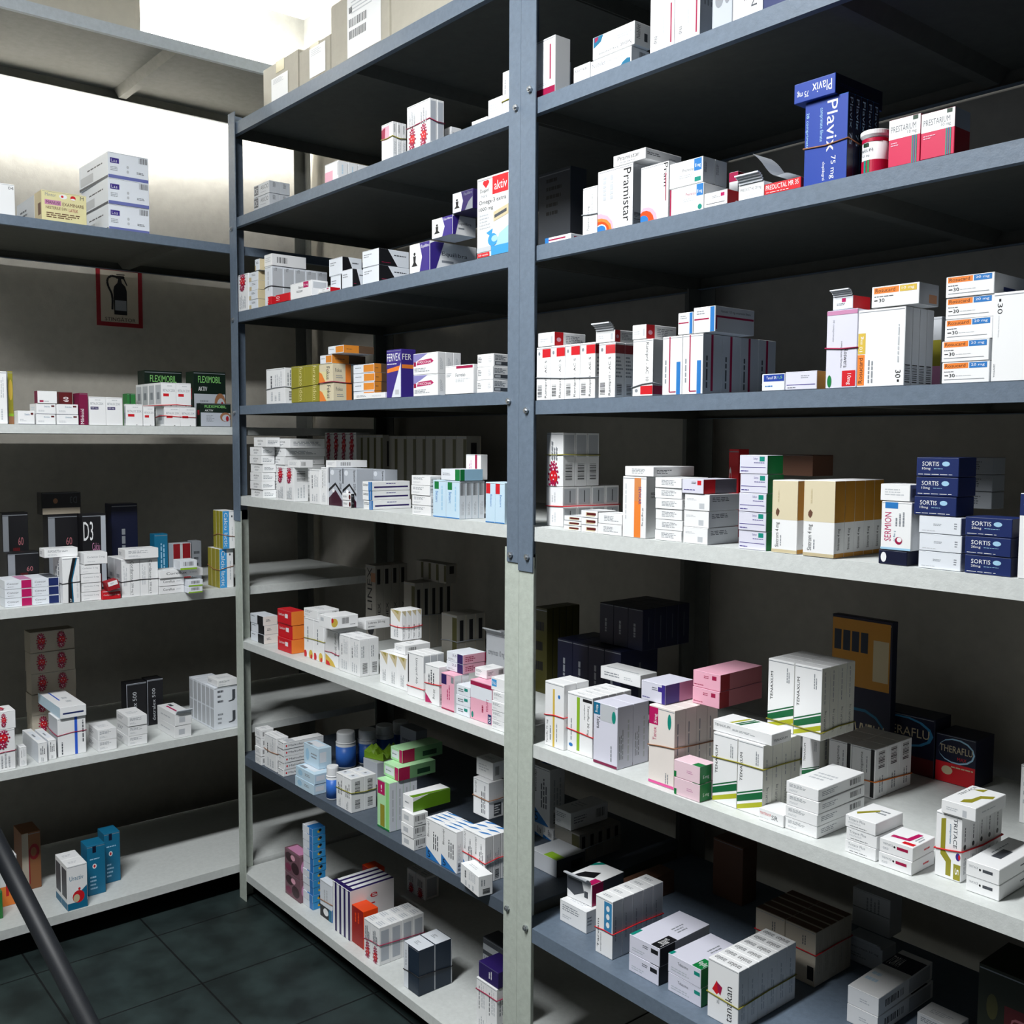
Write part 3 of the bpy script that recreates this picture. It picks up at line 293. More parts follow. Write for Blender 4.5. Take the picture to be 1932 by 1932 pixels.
 'floral': ('FL', F('F', (Ov, .3, .7, .25, .2, 'FLD'), (Ov, .7, .35, .25, .25, 'FLD'), (Ov, .55, .75, .15, .12, 'PK'), (Ov, .25, .25, .2, .16, 'M2')), F('S', (Ov, .4, .5, .3, .3, 'PP')), F('T', (Rr, .1, .1, .9, .9, 'PP'))),
 'blustk': ('WB', F('F', (Rr, .68, 0, 1, 1, 'B')), F('S', (Rr, 0, 0, 1, 1, 'B2'), (Ov, .5, .5, .12, .2, 'Y'), (Ov, .6, .65, .12, .2, 'K')), F('T', (Rr, .4, 0, 1, 1, 'B'))),
 'bird': ('WB', F('F', (Rr, 0, 0, 1, .32, 'K'), (Ov, .5, .18, .22, .1, 'W'), (Rr, .75, 0, 1, .32, 'T'), (L, .3, .45, .7, .9, 2, 'LGR', 1)), F('S', (Rr, 0, 0, 1, .34, 'B'))),
 'slab': ('W', F('F', (Rr, .55, 0, 1, 1, 'DP')), F('S', (X, 'e', .45, .74, .62, .84, 0, 'R'), (L, .3, .6, .8, .66, 1, 'R', 0)), F('T', (Rr, .6, 0, 1, 1, 'DP'), (Rr, 0, 0, 1, .1, 'DP'))),
 'orange': ('OR', F('F', (Rr, 0, 0, 1, 1, 'RD2'), (L, .2, .6, .7, .9, 2, 'OR', 1))),
 'dknavy': ('DN', F('F', (Rr, 0, 0, .3, 1, 'WB'), (L, .1, .5, .2, .9, 1, 'GR', 1)), F('T', (Rr, 0, 0, 1, .95, 'WB'), (L, .3, .3, .6, .6, 3, 'GR', 0)), F('S', (Rr, .94, 0, 1, 1, 'LGR'))),
 'violet': ('DP', F('F', (L, .5, .3, .7, .8, 2, 'W', 1))), 'vit': ('DG', F('F', (Rr, 0, .4, .9, .6, 'LGR'), (X, 'VITALON', .05, .45, .85, .56, 0, 'K'), (Rr, 0, .7, .9, .85, 'LGR'))),
 'pl04': ('W', F('F', (X, '04', .82, .82, .97, .92, 0, 'DG'))),
 'manusi': ('PY2', F('F', (X, 'Mintor', .08, .82, .32, .93, 0, 'GR'), (Ov, .48, .86, .09, .08, 'W'), (Ov, .46, .86, .03, .04, 'R'), (Ov, .7, .85, .06, .08, 'R'), (Ov, .7, .81, .05, .03, 'W'), (X, 'M', .86, .82, .94, .94, 0, 'DG'), (Rr, .07, .54, .43, .7, 'PP'), (X, 'MANUSI', .1, .57, .4, .67, 0, 'K'), (X, 'EXAMINARE', .46, .55, .94, .66, 0, 'BR'), (X, 'NESTERILE DIN', .09, .4, .56, .49, 0, 'BR'), (X, 'LATEX', .6, .38, .8, .48, 0, 'M'), (L, .1, .1, .9, .3, 3, 'BR', 0)), F('W', (Rr, 0, 0, 1, 1, 'BG'), (Rr, .5, .2, .9, .6, 'BR'))),
 'lss': ('WB', F('F', (Rr, .05, .58, .27, .78, 'P'), (X, 'L.s.s', .08, .62, .22, .74, 0, 'W'), (L, .06, .28, .24, .46, 3, 'GR', 0), (Ov, .48, .5, .03, .06, 'LGR'), (Ov, .48, .32, .03, .06, 'LGR'), (Bc, .76, .72, .97, .94, 0), (L, .7, .28, .96, .38, 2, 'DG', 0), (Rr, 0, 0, 1, .13, 'P3')), F('W', (Rr, .05, .15, .5, .5, 'LGR'), (L, .3, .6, .85, .72, 1, 'DG', 0), (Rr, 0, 0, 1, .1, 'DG'))),
 'olivey': ('OL', F('F', (Ov, .5, .65, .4, .2, 'Y'), (Rr, 0, 0, 1, .15, 'BN'), (Rr, 0, .15, 1, .2, 'LI')), F('W', (Rr, 0, 0, 1, 1, 'LGR'))),
 'betx': ('W', F('F', (Rr, .76, .7, .92, .86, 'DR'), (X, 'Detralex', .4, .66, .7, .8, 0, 'T'), (L, .1, .2, .5, .4, 2, 'LGR', 0), (Rr, 0, 0, 1, .03, 'N')), F('W', (L, .2, .4, .8, .7, 2, 'PB', 0))),
 'mars': ('W', F('F', (Rr, .1, .1, .3, .25, 'M'), (L, .35, .12, .6, .22, 1, 'GR', 0)), F('W', (Rr, 0, 0, 1, 1, 'MG3'))),
 'dkred': ('DR', F('F', (X, '60', .3, .2, .7, .6, 90, 'W'))), 'maroonb': ('MG3', F('F', (X, 'Milnkoid', .1, .03, .5, .5, 90, 'W'))),
 'bet100': ('W', F('F', (X, 'BETALOC ZOK', .08, .72, .85, .8, 0, 'GR'), (Rr, .08, .55, .55, .65, 'DP'), (X, '100 mg', .12, .57, .5, .63, 0, 'W'), (L, .35, .86, .9, .92, 1, 'LGR', 0)), F('W', (Rr, .2, .1, .9, .9, 'LGR'))),
 'betr': ('W', F('F', (X, 'BETALOC ZOK', .1, .62, .92, .72, 0, 'GR'), (Rr, .12, .42, .5, .54, 'R'), (L, .4, .82, .9, .9, 1, 'LGR', 0), (Rr, .6, .02, .66, .05, 'K')), F('W', (Rr, .1, .1, .9, .9, 'LGR'), (Rr, .3, .3, .7, .6, 'GR'))),
 'greenb': ('G2', F('F', (Rr, .3, 0, .4, 1, 'DGN'))),
 'flexi': ('DGN2', F('F', (Rr, .02, .02, .98, .6, 'SV'), (X, 'FLEXIMOBIL', .15, .8, .85, .92, 0, 'LG'), (X, 'AKTIV', .15, .65, .42, .73, 0, 'W'), (L, .2, .2, .5, .5, 5, 'GR', 0), (Ov, .82, .42, .18, .2, 'BN'), (Ov, .84, .38, .13, .15, 'SV'), (Ov, .88, .35, .05, .12, 'R2')), F('W', (Rr, .3, .5, .8, .7, 'R2'))),
 'pknav': ('WB', F('F', (Rr, .6, .04, .97, .94, 'END'), (X, 'Concor', .08, .5, .5, .72, 0, 'DG'), (L, .1, .2, .5, .3, 1, 'GR', 0)), F('T', (Rr, .55, 0, 1, .9, 'END2'))),
 'swsh': ('W', F('F', (Pg, [(.3, 0), (.55, 0), (.5, .5), (.8, .99), (.6, .99), (.32, .5)], 'K'), (Pg, [(.55, 0), (.62, 0), (.57, .5), (.87, .99), (.8, .99), (.5, .5)], 'T'), (L, .8, .1, .9, .7, 2, 'LGR', 1), (X, 'SF', .4, .02, .5, .1, 90, 'W')), F('W', (L, .2, .4, .7, .9, 2, 'GR', 1))),
 'corl': ('W', F('F', (X, 'Corlentor 5 mg', .12, .52, .88, .72, 0, 'GR'), (L, .14, .2, .5, .3, 1, 'LGR', 0), (Rr, .02, .0, .9, .03, 'DG'))),
 'crim': ('R', F('F', (X, 'Corlentor 7,5 mg', .06, .4, .92, .62, 0, 'W'), (Rr, .02, .9, 1, 1, 'LGR'))), 'crimt': ('R2', F('F', (Rr, .1, .5, .9, 1, 'W'), (L, .3, .65, .7, .85, 2, 'GR', 0))),
 'cordar': ('W', F('F', (X, 'Cordarone', .5, .4, .66, .95, -90, 'DG'), (X, '200 mg 2', .5, .05, .64, .36, -90, 'DG'), (Rr, .46, .05, .47, .95, 'K'), (L, .1, .3, .3, .9, 3, 'LGR', 1)), F('W', (Rr, 0, 0, 1, 1, 'LGR'), (Rr, .3, .5, .7, .6, 'GR')), F('T', (L, .2, .3, .8, .6, 2, 'LGR', 0))),
 'coref': ('W', F('F', (X, 'Coreflux', .15, .4, .62, .72, 0, 'K'), (X, '200', .68, .45, .85, .66, 0, 'LGR'))),
 'yelend': ('WB', F('F', (Bc, .2, .4, .8, .85, 0), (Rr, 0, 0, 1, .2, 'LI'))),
 'calc': ('W', F('F', (Rr, 0, 0, .52, 1, 'B2'), (X, 'Calciu lactic', .12, .05, .4, .95, -90, 'W'), (Ov, .75, .85, .06, .03, 'DG'), (L, .7, .2, .85, .7, 1, 'LGR', 1)), F('W', (Rr, 0, 0, 1, 1, 'OL'), (Rr, .8, 0, .95, 1, 'LI2'))),
 'supra': ('K', F('F', (Rr, .02, .02, .24, .96, 'GR'), (Ov, .13, .1, .05, .03, 'K'), (X, 'D3', .7, .1, .88, .3, 120, 'GR'), (X, '60', .6, .6, .8, .7, 0, 'PKD2'), (L, .4, .4, .7, .6, 2, 'DR', 0))),
 'supraf': ('K', F('F', (Rr, .02, .02, .98, .3, 'CT2'), (Ov, .35, .62, .06, .12, 'BN'), (X, 'D3', .72, .5, .9, .8, 180, 'DG'))),
 'supra2': ('K', F('F', (Rr, .78, .03, .98, .97, 'SV'), (X, 'D3', .05, .65, .45, .9, 0, 'W'), (X, 'Calciu', .4, .52, .72, .62, 0, 'PP'), (X, '60', .25, .22, .45, .36, 0, 'W'), (Rr, .0, .0, .76, .2, 'DR'))),
 'tealb': ('T', F('F', (L, .4, .3, .8, .9, 2, 'LB', 1))), 'redstr': ('LGR', F('F', (Rr, 0, 0, .38, 1, 'RD'), (Rr, .52, 0, .95, 1, 'RD'))),
 'blin': ('W', F('F', (Rr, .6, 0, .7, 1, 'B3'), (L, .85, .3, .95, .9, 1, 'DG', 1), (L, .1, .05, .2, .4, 1, 'DG', 1)), F('W', (Rr, 0, 0, 1, 1, 'LGR'))),
 'blinf': ('W', F('F', (Rr, .1, .35, .9, .5, 'N')), F('W', (Rr, 0, 0, 1, 1, 'PB')), F('T', (Rr, .3, .4, .36, .9, 'B3'), (L, .5, .2, .8, .6, 2, 'LGR', 0))),
 'pnkop': ('W', F('F', (Rr, .25, .25, .6, .7, 'LGR')), F('T', (Rr, .3, .1, .42, .8, 'MG'), (Rr, .5, .7, .7, .9, 'DG')), F('W', (L, .2, .4, .8, .6, 1, 'LGR', 0))),
 'tubes': ('WB', F('F', (L, .15, .6, .4, .95, 3, 'DG', 0), (L, .15, .1, .4, .4, 3, 'GR', 0), (X, 'J', .6, .62, .9, .9, 0, 'DG'), (X, 'J', .6, .12, .9, .4, 0, 'DG')), F('W', (Rr, .1, .05, .9, .48, 'LGR'), (Rr, .1, .52, .9, .95, 'LGR'))),
 'detr': ('K', F('F', (Rr, .0, .985, 1, 1, 'SV'), (Rr, 0, 0, .03, 1, 'SV'), (X, 'detralex 500', .3, .1, .5, .8, 90, 'LGR'))),
 'urct': ('W', F('F', (Rr, 0, 0, 1, .16, 'T'), (X, 'Uractiv', .12, .66, .8, .76, 0, 'T'), (Pg, [(.7, .4), (.98, .5), (.98, .16), (.6, .16)], 'T'), (Ov, .55, .28, .3, .14, 'R'), (Ov, .45, .25, .16, .09, 'BG'), (Ov, .6, .45, .06, .03, 'R')), F('W', (Rr, .1, .25, .9, .9, 'DG'), (Rr, 0, 0, 1, .16, 'T')), F('T', (L, .2, .3, .8, .6, 2, 'LGR', 0))),
 'tealt': ('T', F('F', (L, .15, .7, .9, .75, 1, 'LB', 0), (Ov, .4, .58, .12, .05, 'W'), (Ov, .4, .58, .06, .03, 'R'), (L, .15, .1, .6, .4, 4, 'LB', 0), (Pg, [(.3, .85), (.5, .85), (.5, .98), (.3, .98)], 'DB')), F('W', (Rr, .2, .2, .8, .4, 'DN'))),
 'redpb': ('BN3', F('F', (Rr, 0, 0, .35, 1, 'CT'), (Rr, .35, .1, .42, .7, 'RD'), (Ov, .65, .65, .28, .14, 'RD'), (Ov, .62, .65, .16, .08, 'BN3'))),
 'orw': ('W', F('F', (Rr, 0, 0, .9, .4, 'O'), (Rr, .4, .2, .55, .6, 'R'))),
}
PAL.update(DNB='1c3f9e', MG2='d02050', BN2='d98a50', MG3='7a1040', BG3='ece4de', PKD='e0559a', PKD2='b06a72', PK2='f0d2dc', LG2='d6d6cc', OLG='b0b428', DGR='14643a', DGR2='6a6672', OLD='45431c', OLD2='1e2210',
  T2='3a88b8', LI2='b8b050', LI3='5c8a14', O2='dd8a30', BR2='5a4636', PY2='e4dca8', P2='8a86c0', P3='6a72b0', DR2='3c1226', B2='3a9ad8', B3='2f5fd0', GD2='a89a50', LGR2='8f8c84', LG3='b4e6b0', LG4='6c9a6c', M2='803050', RD2='a01810',
  G2='2a7a3a', DGN2='0c2016', R2='a01824', BN3='8a5a38')
def face_fn(f, w, d, h, off):
    if f == 'F': return lambda u, v: (u*w, -off, v*h)
    if f == 'S': return lambda u, v: (w+off, u*d, v*h)
    if f == 'W': return lambda u, v: (-off, (1-u)*d, v*h)
    return lambda u, v: (u*w, v*d, h+off)
def ell(u, v, a, b, n=14): return [(u+a*math.cos(2*math.pi*k/n), v+b*math.sin(2*math.pi*k/n)) for k in range(n)]
def carton(sty, w, d, h, seed, end=None):
    rnd = random.Random(seed); st = STY[sty]; mb = MB(); bw = min(.0007, h*.1)
    bm_ = MB(); bm_.box(0, w, 0, d, 0, h, M(st[0])); me = bm_.mesh('b'); bm = bmesh.new(); bm.from_mesh(me)
    bmesh.ops.bevel(bm, geom=bm.edges[:], offset=bw, segments=1, affect='EDGES')
    body = M(st[0])
    for f in bm.faces: mb.poly([v.co for v in f.verts], body)
    bm.free(); D.meshes.remove(me)
    lay = {}
    def P(f, pts, col):
        fn = face_fn(f, w, d, h, .00006+.00005*lay[f]); mb.poly([fn(min(max(a, .006), .994), min(max(b, .006), .994)) for a, b in pts], M(col))
    # tuck seam of the lid
    lay['F'] = 0; P('F', [(.02, .965), (.98, .965), (.98, .975), (.02, .975)], 'GR')
    for grp in st[1:]:
        for op in grp:
            f, k = op[0], op[1]; lay[f] = lay.get(f, 0)+1; a = op[2:]
            if k == 'R':
                c = a[4]
                if c == 'END': c = end or 'MG'
                if c == 'END2': c = {'MG': 'PP', 'N': 'DG'}.get(end or 'MG', 'DG')
                P(f, [(a[0], a[1]), (a[2], a[1]), (a[2], a[3]), (a[0], a[3])], c)
            elif k == 'P':
                P(f, a[0] if sum((a[0][i][0]*a[0][(i+1) % len(a[0])][1]-a[0][(i+1) % len(a[0])][0]*a[0][i][1]) for i in range(len(a[0]))) > 0 else a[0][::-1], a[1])
            elif k == 'O': P(f, ell(*a[:4]), a[4])
            elif k == 'X': put_text(mb, a[0], face_fn(f, w, d, h, .00006+.00005*lay[f]), a[1], a[2], a[3], a[4], a[5], M(a[6]))
            elif k == 'L':
                u0, v0, u1, v1, n, c, vert = a
                for i in range(n):
                    t = (i+.5)/n; q = rnd.uniform(.55, 1); s = 0
                    th = .22/n
                    while s < q:
                        e = min(q, s+rnd.uniform(.08, .25))
                        if vert: x = u0+(u1-u0)*t; P(f, [(x-(u1-u0)*th, v0+(v1-v0)*s), (x+(u1-u0)*th, v0+(v1-v0)*s), (x+(u1-u0)*th, v0+(v1-v0)*e), (x-(u1-u0)*th, v0+(v1-v0)*e)], c)
                        else: y = v1-(v1-v0)*t; P(f, [(u0+(u1-u0)*s, y-(v1-v0)*th), (u0+(u1-u0)*e, y-(v1-v0)*th), (u0+(u1-u0)*e, y+(v1-v0)*th), (u0+(u1-u0)*s, y+(v1-v0)*th)], c)
                        s = e+.035
            elif k == 'B':
                u0, v0, u1, v1, vert = a; s = 0
                while s < 1:
                    e = min(1, s+rnd.choice((.02, .04, .06)))
                    if vert: P(f, [(u0, v0+(v1-v0)*s), (u1, v0+(v1-v0)*s), (u1, v0+(v1-v0)*e), (u0, v0+(v1-v0)*e)], 'K')
                    else: P(f, [(u0+(u1-u0)*s, v0), (u0+(u1-u0)*e, v0), (u0+(u1-u0)*e, v1), (u0+(u1-u0)*s, v1)], 'K')
                    s = e+rnd.choice((.03, .05, .07))
    return mb.mesh('medicine_box')
def flap(w, h, d, parent, style):
    mb = MB(); a = R(38); n = 4; pts = []
    L_ = min(d*.4, .02, max(.012, w*.4))
    prev = (0, h)
    c = M('WB' if style not in ('opd', 'torn') else 'LGR')
    for i in range(n):
        ang = R(62-14*i); nx_ = (prev[0]-math.cos(ang)*L_/n, prev[1]+math.sin(ang)*L_/n)
        mb.box(w*.04, w*.96, min(prev[0], nx_[0]), max(prev[0], nx_[0]), min(prev[1], nx_[1]), max(prev[1], nx_[1])+.0004, c); prev = nx_
    return mb.build('flap', parent)
# ---------------------------------------------------------------- materials of the room
mUnder = mat('dark_underside', '55554e', .6, 0, .12, 40)  # darker neutral grey for shelf undersides, rear lips and side lips
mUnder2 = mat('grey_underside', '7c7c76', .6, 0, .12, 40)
mSlate = mat('slate_shelf_paint', '505a66', .5, 0, .1, 80, .15)
mBlue = mat('blue_grey_paint', '677585', .5, 0, .1, 90, .15)
mWhite = mat('white_shelf_paint', 'd4d8d6', .5, 0, .06, 80, .15)
mLeftTop = mat('pale_grey_paint', 'b4bcc2', .5, 0, .08, 80, .15)
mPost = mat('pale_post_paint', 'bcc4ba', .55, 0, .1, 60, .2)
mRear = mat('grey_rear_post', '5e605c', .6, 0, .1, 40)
mBolt = mat('zinc_bolt', 'b8bcc0', .35, .9)
mDarkWall = mat('dark_far_wall', '3c3c3a', .9)
mWall = mat('plaster', 'aaa69d', .9, 0, .07, 25, .25, .2)
mCeil = mat('ceiling_paint', 'f0f2f2', .9, 0, 0, 10, 0, .2)
mTube = mat('tube_glow', 'ffffff', .5, emit=6)
mHouse = mat('lamp_housing', 'e8e8e8', .5)
mBand = {k: mat('rubber_'+k.lower(), PAL[k], .6) for k in ('GR', 'BN', 'M', 'R', 'OL', 'K', 'O')}
mFloor = D.materials.new('floor_tile'); mFloor.use_nodes = True
def floor_nodes():
    nt = mFloor.node_tree; b = nt.nodes['Principled BSDF']; tc = nt.nodes.new('ShaderNodeTexCoord'); mp = nt.nodes.new('ShaderNodeMapping')
    mp.inputs['Location'].default_value = (2.51, -1.02, 0); br = nt.nodes.new('ShaderNodeTexBrick'); br.offset = 0; br.inputs['Scale'].default_value = 1
    br.inputs['Brick Width'].default_value = .33; br.inputs['Row Height'].default_value = .33; br.inputs['Mortar Size'].default_value = .003; br.inputs['Mortar Smooth'].default_value = .3
    br.inputs['Color1'].default_value = lin('253030'); br.inputs['Color2'].default_value = lin('283433'); br.inputs['Mortar'].default_value = lin('0f1314')
    nt.links.new(tc.outputs['Object'], mp.inputs[0]); nt.links.new(mp.outputs[0], br.inputs['Vector'])
    n = nt.nodes.new('ShaderNodeTexNoise'); n.inputs['Scale'].default_value = 9; n.inputs['Detail'].default_value = 6; nt.links.new(tc.outputs['Object'], n.inputs['Vector'])
    mx = nt.nodes.new('ShaderNodeMixRGB'); mx.blend_type = 'MULTIPLY'; mx.inputs[0].default_value = .8
    rp = nt.nodes.new('ShaderNodeValToRGB'); rp.color_ramp.elements[0].color = (.45, .45, .45, 1); rp.color_ramp.elements[1].color = (1.5, 1.5, 1.5, 1); rp.color_ramp.elements[0].position = .35; rp.color_ramp.elements[1].position = .65
    nt.links.new(n.outputs['Fac'], rp.inputs[0]); nt.links.new(br.outputs['Color'], mx.inputs[1]); nt.links.new(rp.outputs[0], mx.inputs[2]); nt.links.new(mx.outputs[0], b.inputs['Base Color'])
    b.inputs['Roughness'].default_value = .5
    bp = nt.nodes.new('ShaderNodeBump'); bp.inputs['Strength'].default_value = .4; bp.inputs['Distance'].default_value = .003; bp.invert = True
    nt.links.new(br.outputs['Fac'], bp.inputs['Height']); nt.links.new(bp.outputs[0], b.inputs['Normal'])
floor_nodes()
# ---------------------------------------------------------------- the room
X0, X1, Y0, Y1, ZC = -3.565, 1.4, -2.2, 1.915, 3.05
def struct(name, x0, x1, y0, y1, z0, z1, m):
    mb = MB(); mb.box(x0, x1, y0, y1, z0, z1, m); o = mb.build(name); o['kind'] = 'structure'; return o
struct('floor', X0-.1, X1+.1, Y0-.1, Y1+.1, -.08, 0, mFloor)
struct('ceiling', X0-.1, X1+.1, Y0-.1, Y1+.1, ZC, ZC+.08, mCeil)
struct('wall_left', X0-.1, X0, Y0, Y1, 0, ZC, mWall)
struct('wall_back', X0-.1, X1+.1, Y1, Y1+.1, 0, ZC, mWall)
struct('wall_right', X1, X1+.1, Y0, Y1, 0, ZC, mDarkWall)
struct('wall_front', X0-.1, X1+.1, Y0-.1, Y0, 0, ZC, mDarkWall)
def lamp(x, y, z, lx, ly, label):
    t = thing('ceiling_light', label, 'light', (x, y, z))
    b = MB(); b.box(-lx/2, lx/2, -ly/2, ly/2, .03, .06, mHouse); b.box(-lx/2, -lx/2+.02, -ly/2, ly/2, -.01, .03, mHouse); b.box(lx/2-.02, lx/2, -ly/2, ly/2, -.01, .03, mHouse); b.build('housing', t)
    L2 = max(lx, ly)/2-.03
    for s in (-1, 1):
        q = MB()
        if lx > ly: q.tube([(-L2, s*.035, .012), (L2, s*.035, .012)], .012, mTube, 10)
        else: q.tube([(s*.035, -L2, .012), (s*.035, L2, .012)], .012, mTube, 10)
        q.build('tube', t, smooth=True)
lamp(-1.3, -.2, 2.975, .18, 1.4, 'long twin tube ceiling light over the aisle')
lamp(-3.36, .95, 2.985, .16, 1.35, 'twin tube ceiling light above the left shelving unit')
# ---------------------------------------------------------------- shelving
def angle_post(parent, x, y, sx, sy, z0, z1, m, name='post', fl=.045):   # angle iron: corner at x, y; flanges run to sx and sy
    t = .0025; b = MB()
    xa, xb = sorted((x, x+sx*fl)); ya, yb = sorted((y, y+sy*t)); b.box(xa, xb, ya, yb, z0, z1, m)
    xa, xb = sorted((x, x+sx*t)); ya, yb = sorted((y+sy*t, y+sy*fl)); b.box(xa, xb, ya, yb, z0, z1, m)
    return b.build(name, parent)
def pan(parent, w, d, z, lip, m, rib, name='shelf'):
    b = MB(); t = .0016; e = .0028
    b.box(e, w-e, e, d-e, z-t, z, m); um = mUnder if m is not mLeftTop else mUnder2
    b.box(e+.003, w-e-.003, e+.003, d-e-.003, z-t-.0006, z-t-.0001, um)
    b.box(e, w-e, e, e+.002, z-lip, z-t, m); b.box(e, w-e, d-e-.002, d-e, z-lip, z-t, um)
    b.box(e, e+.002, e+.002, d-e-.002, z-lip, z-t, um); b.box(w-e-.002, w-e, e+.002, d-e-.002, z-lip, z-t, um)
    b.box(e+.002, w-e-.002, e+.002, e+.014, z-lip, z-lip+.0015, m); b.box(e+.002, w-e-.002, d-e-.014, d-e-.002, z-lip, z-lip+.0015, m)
    if rib:   # hat-shaped stiffener under the plate
        for x in rib:
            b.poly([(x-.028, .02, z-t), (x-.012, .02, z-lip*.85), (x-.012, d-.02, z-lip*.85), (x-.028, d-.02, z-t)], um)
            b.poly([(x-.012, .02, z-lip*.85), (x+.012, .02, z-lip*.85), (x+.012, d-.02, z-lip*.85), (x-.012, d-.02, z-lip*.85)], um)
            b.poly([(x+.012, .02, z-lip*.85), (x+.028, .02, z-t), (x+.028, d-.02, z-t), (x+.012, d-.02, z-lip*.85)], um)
    return b.build(name, parent)
def bolt(parent, x, y, z, ax='y'):
    b = MB(); n = 6; r = .0065; c = [Vector((r*math.cos(2*math.pi*k/n), 0, r*math.sin(2*math.pi*k/n))) for k in range(n)]
    a = [v+Vector((0, -.005, 0)) for v in c]; k = .55; s = [v*k+Vector((0, -.008, 0)) for v in c]
    b.poly(a[::-1], mBolt); b.poly(s[::-1], mBolt)
    for i in range(n):
        j = (i+1) % n; b.poly([c[i], c[j], a[j], a[i]], mBolt); b.poly([a[i]*k+Vector((0, -.0022, 0)), a[j]*k+Vector((0, -.0022, 0)), s[j], s[i]], mBolt)
    o = b.build('bolt', parent); o.location = (x, y, z); return o
FY = 1.317; DEP = .555
def unit(name, label, x0, w, zs, mats, top_blue_z, top, bolts, rot=0, y0=FY):
    t = thing('shelving_unit', label, 'shelf', (x0, y0, 0), rot)
    for (cx, cy, sx, sy) in ((0, 0, 1, 1), (w, 0, -1, 1), (0, DEP, 1, -1), (w, DEP, -1, -1)):
        front = cy == 0
        if top_blue_z and front:
            p = angle_post(t, cx, cy, sx, sy, 0, top_blue_z+.03, mPost)
            q = angle_post(t, cx, cy-.003, sx, sy, top_blue_z, top, mBlue, 'post_extension', .036 if name == 'm' and cx else .045); q['label'] = 'blue-grey upper post'
            for bx, bz in bolts.get(0 if cx == 0 else 1, ()):
                bolt(q if bz > top_blue_z else p, cx+sx*bx, -.003 if bz > top_blue_z else 0, bz)
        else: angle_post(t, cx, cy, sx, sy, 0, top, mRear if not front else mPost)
    for z, m, lip in zs:
        pan(t, w, DEP, z, lip, m, [w*.5] if z > .2 else [w*.5])
    return t
zm = [(2.39, mBlue, .035), (2.112, mBlue, .028), (1.832, mBlue, .03), (1.55, mBlue, .026), (1.275, mWhite, .027), (.828, mWhite, .023), (.465, mSlate, .027), (.09, mWhite, .025)]
zr = [(2.39, mBlue, .035), (2.117, mBlue, .03), (1.833, mBlue, .029), (1.529, mBlue, .027), (1.276, mWhite, .028), (.831, mWhite, .027), (.443, mBlue, .03), (.09, mWhite, .025)]
zl = [(2.6027, mLeftTop, .032), (2.0385, mBlue, .026), (1.4861, mWhite, .024), (.9881, mWhite, .026), (.543, mWhite, .023), (.103, mWhite, .026)]
unit('m', 'middle shelving unit with blue-grey upper and white lower shelves, left of paired posts', -2.925, 1.364, zm, 0, 1.20, 2.42,
     {1: ((.012, 2.11), (.03, 1.53), (.022, 1.215), (.03, .46)), 0: ((.02, 2.08), (.02, 1.81), (.02, 1.53))})
unit('r', 'right shelving unit running out of the picture, right of paired posts', -1.5605, 1.364, zr, 0, 1.185, 2.42,
     {0: ((.03, 2.135), (.025, 1.51), (.03, 1.215), (.03, .44)), 1: ((.02, 1.5),)})
unit('l', 'left shelving unit against the side wall with pale top shelf', -2.93, 1.364, zl, 0, 0, 2.64, {}, R(90), .505)
# ---------------------------------------------------------------- the boxes
WORDS = {2: ('first', 'second'), 3: ('first', 'second', 'third')}
ORD = ['first', 'second', 'third', 'fourth', 'fifth', 'sixth', 'seventh', 'eighth', 'ninth', 'tenth', 'eleventh']
def pos_words(i, j, k, nx, ny, nz):
    p = []
    if nz > 1: p.append('topmost' if k == nz-1 else 'lowest' if k == 0 else ORD[nz-1-k]+' from top')
    if ny > 1: p.append('frontmost' if j == 0 else 'rearmost' if j == ny-1 else ORD[j]+' from front')
    if nx > 1: p.append('leftmost' if i == 0 else 'rightmost' if i == nx-1 else ORD[i]+' from left')
    return ' '.join(p)
SHELF = {'r': ['top', 'second', 'third', 'fourth', 'fifth', 'sixth', 'lowest'], 'm': ['highest', 'second', 'third', 'fourth', 'white fifth', 'sixth', 'seventh', 'bottom'], 'l': ['highest', 'second', 'third', 'fourth', 'fifth', 'bottom']}
UN = {'r': 'right unit', 'm': 'middle unit', 'l': 'left unit'}
GAP = .0004
VIS = 0
